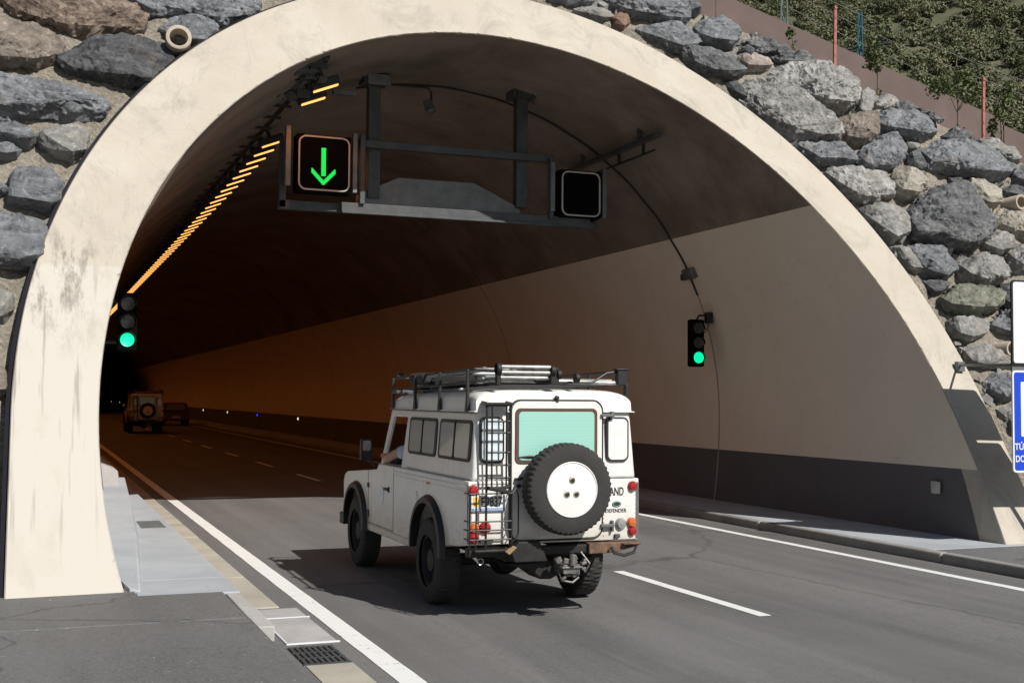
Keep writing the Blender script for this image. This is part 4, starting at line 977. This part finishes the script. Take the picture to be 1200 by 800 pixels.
    for i in range(ny_+1):
        ty = -1+2*i/ny_; ty = math.copysign(1-(1-abs(ty))**1.6, ty); y_ = 1.355+ty*1.345
        for j in range(nx_+1):
            tx = -1+2*j/nx_; tx = math.copysign(1-(1-abs(tx))**1.8, tx)
            h = .205*edge(tx, 5)*edge(ty, 9 if ty < 0 else 5)
            h *= (1 - .16*max(0, (y_-.2)/2.5)); vs.append((tx*.765, y_, 1.85+h))
    m = MB().add(vs, [(i*(nx_+1)+j, i*(nx_+1)+j+1, (i+1)*(nx_+1)+j+1, (i+1)*(nx_+1)+j) for i in range(ny_) for j in range(nx_)])
    m.bx(-.764, .764, .012, 2.69, 1.842, 1.852)
    roof = m.build('roof', W, J, ang=50)
    MB().bx(-.785, .785, -.008, 2.71, 1.838, 1.849).build('gutter', W, roof, .004)
    MB().bx(-.787, -.766, -.01, 2.71, 1.829, 1.8385).bx(.766, .787, -.01, 2.71, 1.829, 1.8385).buildn('gutter_painted_shade', M['ink'], roof)  # ink strips paint the shade below the gutter edge
    # side windows
    for s in (-1, 1):
        for (ya, yb) in ((.07, .99), (1.06, 1.98)):
            zc_, hh, wd = 1.58, .37, yb-ya
            fn = lambda q, e: (s*(taper(.80, q[1]+zc_)+e), (ya+yb)/2+q[0], zc_+q[1])
            f = MB().ext(rrect(wd, hh, .06), fn, -.004, .010).build('side_window', M['seal'], J, bevel=.003)
            mm = MB()
            for sx in (-1, 1): mm.ext([(a+sx*wd*.235, b) for a, b in rrect(wd*.41, hh-.06, .03)], fn, .009, .0125)
            mm.buildn('pane', M['bluepane'], f)
            mm = MB().ext(rrect(.022, hh-.03, .004), fn, .012, .018); mm.build('divider', M['seal'], f)
    # ---- rear face
    def bk(poly, z0, y0, y1, cx=0): return lambda q, e: (q[0]+cx, e, q[1]+z0)
    MB().ext(rrect(.88, 1.22, .09), lambda q, e: (q[0]+.005, e, q[1]+1.325), -.022, .03).build('rear_door', W, J, bevel=.008)
    MB().tube([(a+.005, -.004, b+1.325) for a, b in rrect(.905, 1.245, .1)], .009, 6, True).build('door_seal', M['seal'], J)
    f = MB().ext(rrect(.80, .49, .05), lambda q, e: (q[0]-.005, e, q[1]+1.63), -.032, -.02).build('rear_window', simple('rusty_window_rim', (.09, .05, .035), .8), J, .004)
    MB().ext(rrect(.735, .43, .035), lambda q, e: (q[0]-.005, e, q[1]+1.63), -.0355, -.031).buildn('pane', M['teal'], f)
    MB().tube([(-.37, -.042, 1.445), (-.28, -.045, 1.45), (-.1, -.045, 1.443)], [.004, .012, .006], 6).build('wiper', M['black'], f)
    for cx, mt in ((-.615, 'palepane'), (.61, 'whitepane')):
        f = MB().ext(rrect(.225, .405, .055), lambda q, e: (q[0]+cx, e, q[1]+1.595), -.012, .03).build('quarter_window', M['seal'], J, .003)
        MB().ext(rrect(.19, .37, .042), lambda q, e: (q[0]+cx, e, q[1]+1.595), -.0155, -.011).buildn('pane', M[mt], f)
    MB().lathe([(0, .02), (-.03, .018), (-.035, 0)], (0, -.0, 1.97), (0, 1, 0), 12).bx(-.012, .012, -.03, -.0, 1.93, 1.97).buildn('washer_jet', M['black'], J)
    MB().bx(.43, .56, -.05, -.012, 1.80, 1.825).bx(.53, .56, -.045, .0, 1.78, 1.85).bx(.43, .56, -.05, -.012, .80, .83).bx(.54, .56, -.045, .0, .76, .86).buildn('door_hinge', M['galv'], J, .005)
    MB().tube([(-.40, -.02, 1.25), (-.40, -.055, 1.25), (-.33, -.06, 1.262)], .014, 6).lathe([(0, .018), (-.03, .018), (-.03, 0)], (-.375, -.03, 1.19), (0, 1, 0), 10).buildn('door_handle', M['black'], J)
    MB().bx(-.80, -.46, -.003, .0, 1.205, 1.213).bx(.46, .79, -.003, .0, 1.24, 1.247).buildn('panel_seam', M['kerb'], J)
    # tail lamps
    def lamp(x, z, r, mt, n=20): MB().lathe([(0, r*1.12), (-.012, r*1.1), (-.018, r), (-.034, r*.8), (-.04, 0)], (x, -.001, z), (0, 1, 0), n).build('tail_lamp', M[mt], J)
    for a in [(-.785, 1.155, .043, 'redlens'), (.765, 1.165, .043, 'redlens'), (-.775, .83, .043, 'amber'), (.755, .835, .043, 'amber'), (-.78, .745, .046, 'redlens'), (.762, .758, .04, 'redlens'), (-.675, .83, .05, 'redlens'), (.645, .825, .05, 'clear')]: lamp(*a)
    MB().bx(.58, .63, -.03, .0, .70, .735).bx(-.73, -.6, -.02, .0, .70, .72).buildn('lamp_bracket', M['galvd'], J, .004)
    # plate
    pl = MB().bx(-.81, -.49, -.022, -.006, .972, 1.115).build('number_plate', M['plate'], J, .004)
    MB().bx(-.805, -.495, -.0245, -.0215, .976, 1.003).build('blue_band', M['plateblue'], pl)
    MB().bx(-.795, -.735, -.0245, -.0215, 1.015, 1.10).build('crest', M['plateyel'], pl)
    MB().bx(-.785, -.765, -.0255, -.0243, 1.025, 1.055).build('crest_red_field', M['redlens'], pl)
    text('E9837', .115, M['ink'], pl, face_back(-.722, -.0235, 1.018), name='plate_number', sx=.70, bold=.0015)
    text("PRINCIPAT D'ANDORRA", .026, M['plate'], pl, face_back(-.79, -.0255, .981), name='plate_text', sx=.95)
    text('AND', .105, M['ink'], J, face_back(.535, -.0025, 1.085), name='country_letters', sx=.62, bold=.001)
    text('DEFENDER', .048, M['ink'], J, face_back(.49, -.0025, .93), name='tailgate_lettering', sx=.92)
    vs = [(.605+.045*math.cos(R(15*k)), -.001, 1.005+.026*math.sin(R(15*k))) for k in range(24)]; vs += [(x, -.007, z) for x, y_, z in vs]
    b = MB().add(vs, [tuple(range(24, 48))]+[(k, (k+1) % 24, 24+(k+1) % 24, 24+k) for k in range(24)]).build('oval_badge', simple('badge_green', (.02, .06, .035), .3), J)
    MB().tube([(.605+.038*math.cos(R(15*k)), -.0075, 1.005+.02*math.sin(R(15*k))) for k in range(24)], .0016, 4, True).build('badge_rim', M['signwhite'], b)
    m = MB()
    for k in range(13):
        z = .72+k*.04
        for x in (.475, .80, -.80): m.lathe([(0, .006), (-.003, .005), (-.004, 0)], (x, -.001, z), (0, 1, 0), 6)
    for k in range(30):
        m.lathe([(0, .006), (.003, .005), (.004, 0)], (-HW-.0005, .06+k*.078, 1.148), (-1, 0, 0), 6)
    m.build('rivets', M['kerb'], J)['kind'] = 'stuff'
    MB().bx(-.832, -.80, -.004, .03, .69, 1.2).bx(.80, .832, -.004, .03, .69, 1.2).buildn('corner_capping', M['galv'], J, .003)
    # spare wheel
    sw = empty('spare_wheel', (.015, 0, 1.17)); sw.parent = J
    def tyre(parent, r, wd, ax, c):
        n = 200; prof = [(-.5, .60), (-.52, .68), (-.50, .86), (-.44, .95), (-.36, .985), (-.2, 1.), (-.02, 1.), (.02, 1.), (.2, 1.), (.36, .985), (.44, .95), (.50, .86), (.52, .68), (.5, .60)]
        ax = Vector(ax); u = ax.cross(Vector((0, 0, 1))).normalized(); w_ = ax.cross(u); vs = []
        for i, (a, q) in enumerate(prof):
            for k in range(n):
                ph = (k + (2 if i >= 7 else 0)) % 4; g = 1.
                if 3 <= i <= 10: g = 1.0 if ph < 2 else (.978 if i in (4, 5, 8, 9, 3, 10) else .985)
                th = 2*math.pi*k/n
                if i in (6, 7): g = .985 if (k//2) % 3 == 0 else 1.
                vs.append(Vector(c)+ax*a*wd+(u*math.cos(th)+w_*math.sin(th))*q*r*g)
        m_ = len(prof)
        return MB().add(vs, [(i*n+k, i*n+(k+1) % n, (i+1)*n+(k+1) % n, (i+1)*n+k) for i in range(m_-1) for k in range(n)]).build('tyre', M['rubber'], parent, ang=24)
    tyre(sw, .405, .22, (0, 1, 0), (0, -.21, 0))
    cov = MB().lathe([(.02, .243), (-.012, .243), (-.018, .236), (-.010, .226), (-.016, .2), (-.022, .0)], (0, -.315, 0), (0, 1, 0), 56).build('wheel_cover', simple('white_cover', (.8, .79, .76), .4, var=.05), sw)
    mm = MB()
    for (x, z) in ((-.055, -.045), (.035, -.045), (-.005, .075)):
        mm.lathe([(0, .022), (-.004, .022), (-.004, 0)], (x, -.336, z), (0, 1, 0), 14)
    mm.buildn('cover_slot', M['ink'], cov)
    mm = MB()
    for (x, z) in ((-.055, -.045), (.035, -.045), (-.005, .075)): mm.lathe([(0, .035), (-.006, .03), (-.008, .024), (-.002, .02)], (x, -.333, z+.006), (0, 1, 0), 16)
    mm.buildn('slot_rim', W, cov)
    MB().lathe([(0, .12), (-.1, .12), (-.1, 0)], (0, -.0, 0), (0, 1, 0), 20).build('carrier', M['black'], sw)
    # road wheels
    for (sx, y_) in ((-1, yr), (1, yr), (-1, yf), (1, yf)):
        wl = empty('wheel', (sx*.735, y_, rt)); wl.parent = J
        tyre(wl, rt, .225, (1, 0, 0), (0, 0, 0))
        MB().lathe([(-.1, .25), (.09*1, .25), (.085, .225), (.02, .2), (.03, .12), (.075, .1), (.075, 0)], (0, 0, 0), (sx, 0, 0), 30).build('rim', M['chassis'], wl)  # pale rims take the black steel, their shade put into the colour
    # chassis
    m = MB()
    for s in (-1, 1): m.bx(s*.42-.04, s*.42+.04, .05, 4.5, .52, .64)
    m.bx(-.7, .7, .9, 1.5, .62, .66); m.bx(-.35, .35, 1.4, 3.2, .45, .6); m.bx(-.7, .7, .6, 4.2, .63, .66)
    m.tube([(-.7, yr, rt), (.7, yr, rt)], .06, 10); m.tube([(-.7, yf, rt), (.7, yf, rt)], .06, 10)
    m.lathe([(-.17, .05), (-.12, .13), (0, .17), (.12, .13), (.17, .05)], (-.05, yr, rt), (0, 1, 0), 16)
    for s in (-1, 1):
        m.tube([(s*.42, yr-.05+.09*math.cos(k*.7), .44+.012*k) for k in range(0, 16)], .014, 5)
    m.tube([(.42, .2, .56), (-.3, .8, .45)], .03, 6).tube([(-.5, yr+.2, .42), (-.3, 2.4, .5)], .03, 6).tube([(.5, yr+.2, .42), (.3, 2.4, .5)], .03, 6)
    m.build('chassis', M['chassis'], J)
    MB().bx(-.84, .3, -.03, .06, .575, .655).bx(-.80, -.5, -.09, -.031, .62, .65).build('rear_crossmember', M['chassis'], J, bevel=.012)
    MB().ext([(.301, .57), (.55, .575), (.80, .63), (.82, .665), (.301, .665)], lambda q, e: (q[0], e, q[1]), -.07, .06).bx(.62, .80, -.12, -.071, .645, .66).build('bumper_plate', M['rust'], J, bevel=.01)
    MB().ext([(-.49, .60), (-.42, .665), (-.455, .68), (-.53, .63)], lambda q, e: (q[0], e, q[1]), -.13, -.1).build('rusty_bracket', simple('orange_rust', (.3, .19, .11), .9), J, .005)
    MB().tube([(.50, -.1, .63), (.52, -.13, .58), (.62, -.14, .555), (.72, -.13, .58), (.76, -.1, .635)], .014, 6).build('rear_step', M['black'], J)
    MB().ext([(-.47, .62), (-.40, .71), (-.2, .71), (-.12, .53), (-.44, .53)], lambda q, e: (q[0], e, q[1]), -.12, .02).build('tow_plate', M['chassis'], J, .01)
    MB().ext([(-.46, .50), (.2, .52), (.1, .4), (-.02, .345), (-.12, .35), (-.25, .44)], lambda q, e: (q[0], e, q[1]), .05, .35).build('fuel_tank', M['chassis'], J, .02)
    m = MB(); rn = random.Random(9)
    m.bx(.0, .16, -.18, .05, .42, .50).lathe([(0, .03), (.05, .035), (.09, .03), (.1, 0)], (.08, -.2, .5), (0, 0, 1), 12).bx(-.02, .18, -.2, -.12, .47, .485)
    for q in range(12): m.box((rn.uniform(-.05, .24), rn.uniform(-.15, .0), rn.uniform(.36, .62)), (rn.uniform(.02, .07), .05, rn.uniform(.02, .08)), Matrix.Rotation(rn.uniform(-.6, .6), 3, 'Y'))
    m.tube([(-.02, -.12, .44), (.0, -.14, .36), (.1, -.15, .34), (.17, -.13, .38)], .012, 6).tube([(.2, -.1, .6), (.27, -.14, .5), (.24, -.12, .42), (.19, -.1, .5)], .012, 6)
    m.buildn('tow_hitch', simple('greasy_metal', (.2, .19, .18), .5, .6, .5, 25), J, .005)
    MB().lathe([(.3, .03), (.0, .03), (-.003, .028), (0, .023), (.3, .022)], (-.72, -.02, .54), (.1, 1, .1), 18).build('exhaust_pipe', M['chrome'], J)
    # rear ladder and lamp guard
    lad = empty('rear_ladder', (0, 0, 0)); lad.parent = J
    m = MB(); t_ = .011
    for x in (-.70, -.475): m.tube([(x, .03, 1.93), (x, -.09, 1.92), (x, -.10, 1.85), (x, -.10, 1.15), (x, -.09, .66)], t_, 8)
    m.buildn('rail', M['black'], lad)
    m = MB()
    for x in (-.655, -.52): m.tube([(x, -.11, 1.90), (x, -.11, 1.18)], .008, 6)
    m.buildn('inner_rail', M['black'], lad)
    m = MB()
    for z in (1.90, 1.76, 1.66, 1.49, 1.38, 1.27): m.tube([(-.70, -.10, z), (-.475, -.10, z)], .009, 6)
    m.box((-.59, -.06, 1.915), (.26, .14, .02)); m.buildn('rung', M['black'], lad)
    gd = empty('lamp_guard', (0, 0, 0)); gd.parent = J
    m = MB()
    for z in (1.135, .895, .82, .74): m.tube([(-.86, .02, z), (-.86, -.12, z), (-.47, -.12, z), (-.455, -.02, z)], .007, 6)
    for x in (-.86, -.80, -.47): m.tube([(x, -.12, 1.14), (x, -.12, .66)], .007, 6)
    m.tube([(-.47, -.12, 1.13), (-.42, -.1, 1.18), (-.40, -.1, 1.1), (-.40, -.1, .78), (-.44, -.1, .72)], .007, 6)
    m.build('guard_bars', M['black'], gd)
    MB().box((-.60, -.13, 1.165), (.2, .05, .035), Matrix.Rotation(.2, 3, 'Y')).box((-.55, -.12, 1.18), (.12, .04, .03), Matrix.Rotation(-.3, 3, 'Y')).build('bracket', M['chassis'], gd, .008)
    # mirrors
    for s in (-1, 1):
        mi = MB().tube([(s*.84, 3.05, 1.2), (s*.93, 3.08, 1.28)], .014, 6).bx(s*.88, s*1.01, 3.06, 3.12, 1.27, 1.50).build('mirror', M['black'], J, .03)
        MB().ext(rrect(.09, .11, .02), lambda q, e: (q[0]+s*.945, e, q[1]+1.43), 3.052, 3.058).build('mirror_glass', M['chrome'], mi)
    # roof rack
    rk = empty('roof_rack', (0, 0, 0)); rk.parent = J; m = MB()
    for s in (-1, 1):
        m.tube([(s*.74, .1, 2.22), (s*.74, 2.66, 2.17)], .013, 8); m.tube([(s*.72, .1, 2.1), (s*.72, 2.66, 2.05)], .011, 8)
    m.tube([(-.74, .1, 2.22), (-.3, .1, 2.2), (-.15, .1, 2.11), (.4, .1, 2.11), (.55, .1, 2.2), (.74, .1, 2.22)], .012, 8); m.tube([(-.74, 2.66, 2.17), (.74, 2.66, 2.17)], .013, 8)
    m.buildn('rail', M['black'], rk)
    for s in (-1, 1):
        for y_ in (.18, .98, 1.78, 2.6):
            z1_ = 2.22-.02*y_
            MB().ext([(-.03, 1.842), (.05, 1.842), (.02, 1.95), (.016, z1_), (-.016, z1_), (-.02, 1.95)], lambda q, e: (s*(.765+e), y_+q[0], q[1]), .005, .03).build('post', M['black'], rk, .004)
    m = MB()
    for k in range(9): y_ = .15+k*.31; m.tube([(-.73, y_, 2.095-.02*y_), (.73, y_, 2.095-.02*y_)], .009, 6)
    m.buildn('crossbar', M['black'], rk)
    MB().tube([(-.6, .12, 2.125), (.7, .12, 2.11)], .022, 10).tube([(-.2, .2, 2.13), (.7, .3, 2.13)], .017, 10).buildn('tube', M['alu'], rk)
    MB().box((.70, .1, 2.16), (.1, .07, .14)).box((.7, .1, 2.235), (.14, .09, .015)).box((.74, .08, 2.0), (.03, .05, .2)).buildn('clamp', M['black'], rk, .006)
    MB().lathe([(-.02, .035), (.02, .035), (.02, 0)], (-.70, 2.62, 2.2), (0, 1, 0), 12).bx(-.8, -.6, 2.45, 2.6, 2.0, 2.04).buildn('work_lamp', M['galvd'], rk, .01)
    return J
jeep = make_jeep()

# folded ladder lying on the rack
fl = empty('aluminium_ladder', (4.385-.42, 10.1, 2.12)); tag(fl, 'folded aluminium ladder strapped on the left half of the roof rack', 'ladder')
m = MB()
for x in (-.22, .06):
    m.tube([(x, .12, .10), (x+.02, 2.3, .02)], .022, 8); m.tube([(x, .15, .03), (x+.02, 2.3, -.03)], .02, 8)
m.buildn('stile', M['alu'], fl)
m = MB()
for k in range(8): m.tube([(-.24, .2+k*.29, .10-.011*k*3), (.1, .2+k*.29, .10-.011*k*3)], .014, 6)
m.buildn('rung', M['alu'], fl)
m = MB()
for z, x1, r_ in ((.12, .36, .02), (.07, .36, .02), (.025, .33, .017)): m.tube([(-.12, .02, z), (x1, .0, z-.0)], r_, 12)
m.buildn('crosswise_tube', M['alu'], fl)
m = MB()
for x, z, r_ in ((-.14, .10, .055), (.38, .09, .05), (.44, .06, .045), (.62, .03, .045)): m.lathe([(-.02, 0), (-.02, r_), (.02, r_), (.02, 0)], (x, .0, z), (1, 0, 0), 16)
m.bx(.36, .44, -.02, .03, -.03, .12).bx(-.16, -.12, -.02, .03, -.04, .15); m.buildn('end_fitting', M['chassis'], fl, .004)
m = MB().bx(-.26, .08, .3, 2.2, -.0, .05); m.build('folded_panel', M['galv'], fl, .008)
tag(MB().bx(-.28, .02, -.25, .25, -.05, .07).build('tool_bag', M['seatm'], bevel=.04, loc=(4.385-.5, 11.9, 2.14)), 'dark bag lying on the front left of the roof rack', 'bag')

# driver
def skin_chain(name, pts, radii, mat, parent=None, links=None, sub=2):
    me = bpy.data.meshes.new(name); links = links or [(i, i+1) for i in range(len(pts)-1)]
    me.from_pydata(pts, links, []); o = bpy.data.objects.new(name, me); COL.objects.link(o); me.materials.append(mat)
    sk_ = o.modifiers.new('skin', 'SKIN'); sk_.use_smooth_shade = True
    for v, r_ in zip(me.skin_vertices[0].data, radii): v.radius = (r_, r_) if not isinstance(r_, tuple) else r_
    me.skin_vertices[0].data[0].use_root = True
    s = o.modifiers.new('sub', 'SUBSURF'); s.levels = sub; s.render_levels = sub
    if parent: o.parent = parent
    return o
P_ = [(0, 0, 0), (0, .0, .22), (0, .02, .42), (0, .03, .50), (0, .05, .56), (0, .07, .66), (0, .08, .74),     # pelvis .. crown
      (-.17, .02, .42), (-.33, .06, .42), (-.455, .20, .33), (-.40, .44, .36),                                 # left arm on the sill
      (.17, .02, .40), (.24, .14, .16), (.16, .38, .17), (.10, .44, .18),
      (-.12, .3, -.02), (-.12, .48, -.4), (.12, .3, -.02), (.12, .48, -.4)]
lk = [(0, 1), (1, 2), (2, 3), (3, 4), (4, 5), (5, 6), (2, 7), (7, 8), (8, 9), (9, 10), (2, 11), (11, 12), (12, 13), (13, 14), (0, 15), (15, 16), (0, 17), (17, 18)]
rd = [.15, .14, .15, .06, .06, .088, .06, .075, .055, .042, .032, .075, .05, .038, .03, .09, .06, .09, .06]
dr = skin_chain('person', P_, rd, M['skin'], None, lk)
dr.location = (4.385-.45, 10.1+2.22, .98)
tag(dr, 'driver of the white car with one bare elbow resting on the open window sill', 'person')
skin_chain('shirt', [(0, 0, .0), (0, 0, .22), (0, .02, .41), (-.18, .02, .42), (-.38, .10, .40), (.18, .02, .40), (.22, .1, .25)], [.165, .155, .158, .09, .07, .09, .065], M['shirt'], dr, [(0, 1), (1, 2), (2, 3), (3, 4), (2, 5), (5, 6)])
MB().lathe([(-.02, .1), (.04, .105), (.09, .08), (.115, .03), (.12, 0)], (0, .05, .67), (0, -.2, 1), 16).build('hair', M['hair'], dr)
m = MB()
for s in (-1, 1): m.lathe([(0, .012), (.006, .008), (.008, 0)], (s*.032, .145, .675), (0, 1, 0), 8)
m.buildn('eyes', M['ink'], dr)
for (hx, hy, hz, d) in ((-.39, .46, .37, 1), (.10, .44, .18, 1)):
    m = MB()
    for f_ in range(4):
        x = hx-.028+f_*.019; L = (.07, .08, .075, .06)[f_]; m.tube([(x, hy, hz), (x, hy+L*.6, hz-.005), (x, hy+L, hz-.03)], [.009, .009, .007], 6)
    m.tube([(hx+.03, hy-.02, hz), (hx+.05, hy+.03, hz), (hx+.045, hy+.055, hz-.01)], [.011, .009, .008], 6); m.buildn('fingers', M['skin'], dr)

# a second off-road car and a dark hatchback deep inside
j2 = copy_tree(jeep); j2.location = (5.45, 65.0, 0)
tag(j2, 'distant off-road car with rear spare wheel, deep in the dark left lane')
hb = empty('hatchback', (8.7, 82, 0)); tag(hb, 'dark hatchback far ahead in the right lane, next to the distant off-road car', 'car')
dk = simple('dark_car_paint', (.1, .04, .03), .3, coat=.6)
pr = [(0, .35), (0, .85), (.12, 1.0), (.55, 1.42), (.9, 1.48), (2.1, 1.45), (2.9, 1.0), (3.9, .85), (4.1, .6), (4.1, .3), (3.6, .28), (3.4, .5), (3.0, .5), (2.8, .28), (1.1, .28), (.95, .5), (.5, .5), (.35, .3)]
MB().ext(pr, lambda q, e: (e*(1-.12*max(0, q[1]-.9)/.5), q[0], q[1]), -.86, .86).build('body', dk, hb, .04, seg=3)
MB().ext([(-.62, 0), (.62, 0), (.52, .36), (-.52, .36)], lambda q, e: (q[0], .13+q[1]*1.02-e*.02, 1.02+q[1]*1.), .3, 1.1).build('rear_window', M['bluepane'], hb)
for s in (-1, 1):
    MB().bx(s*.86-.12*max(0, s), s*.86+.12*max(0, -s), -.01, .1, .72, .92).build('tail_lamp', M['redlens'], hb, .01)
    for y_ in (.72, 3.2):
        wl = empty('wheel', (s*.76, y_, .31)); wl.parent = hb
        MB().lathe([(-.1, .2), (-.1, .3), (-.06, .315), (.06, .315), (.1, .3), (.1, .2)], (0, 0, 0), (1, 0, 0), 24).build('tyre', M['rubber'], wl)
        MB().lathe([(-.08, .21), (.085, .21), (.07, .1), (.08, 0)], (0, 0, 0), (s, 0, 0), 16).build('rim', M['galvd'], wl)
MB().bx(-.26, .26, -.012, .0, .5, .61).build('number_plate', M['plate'], hb)
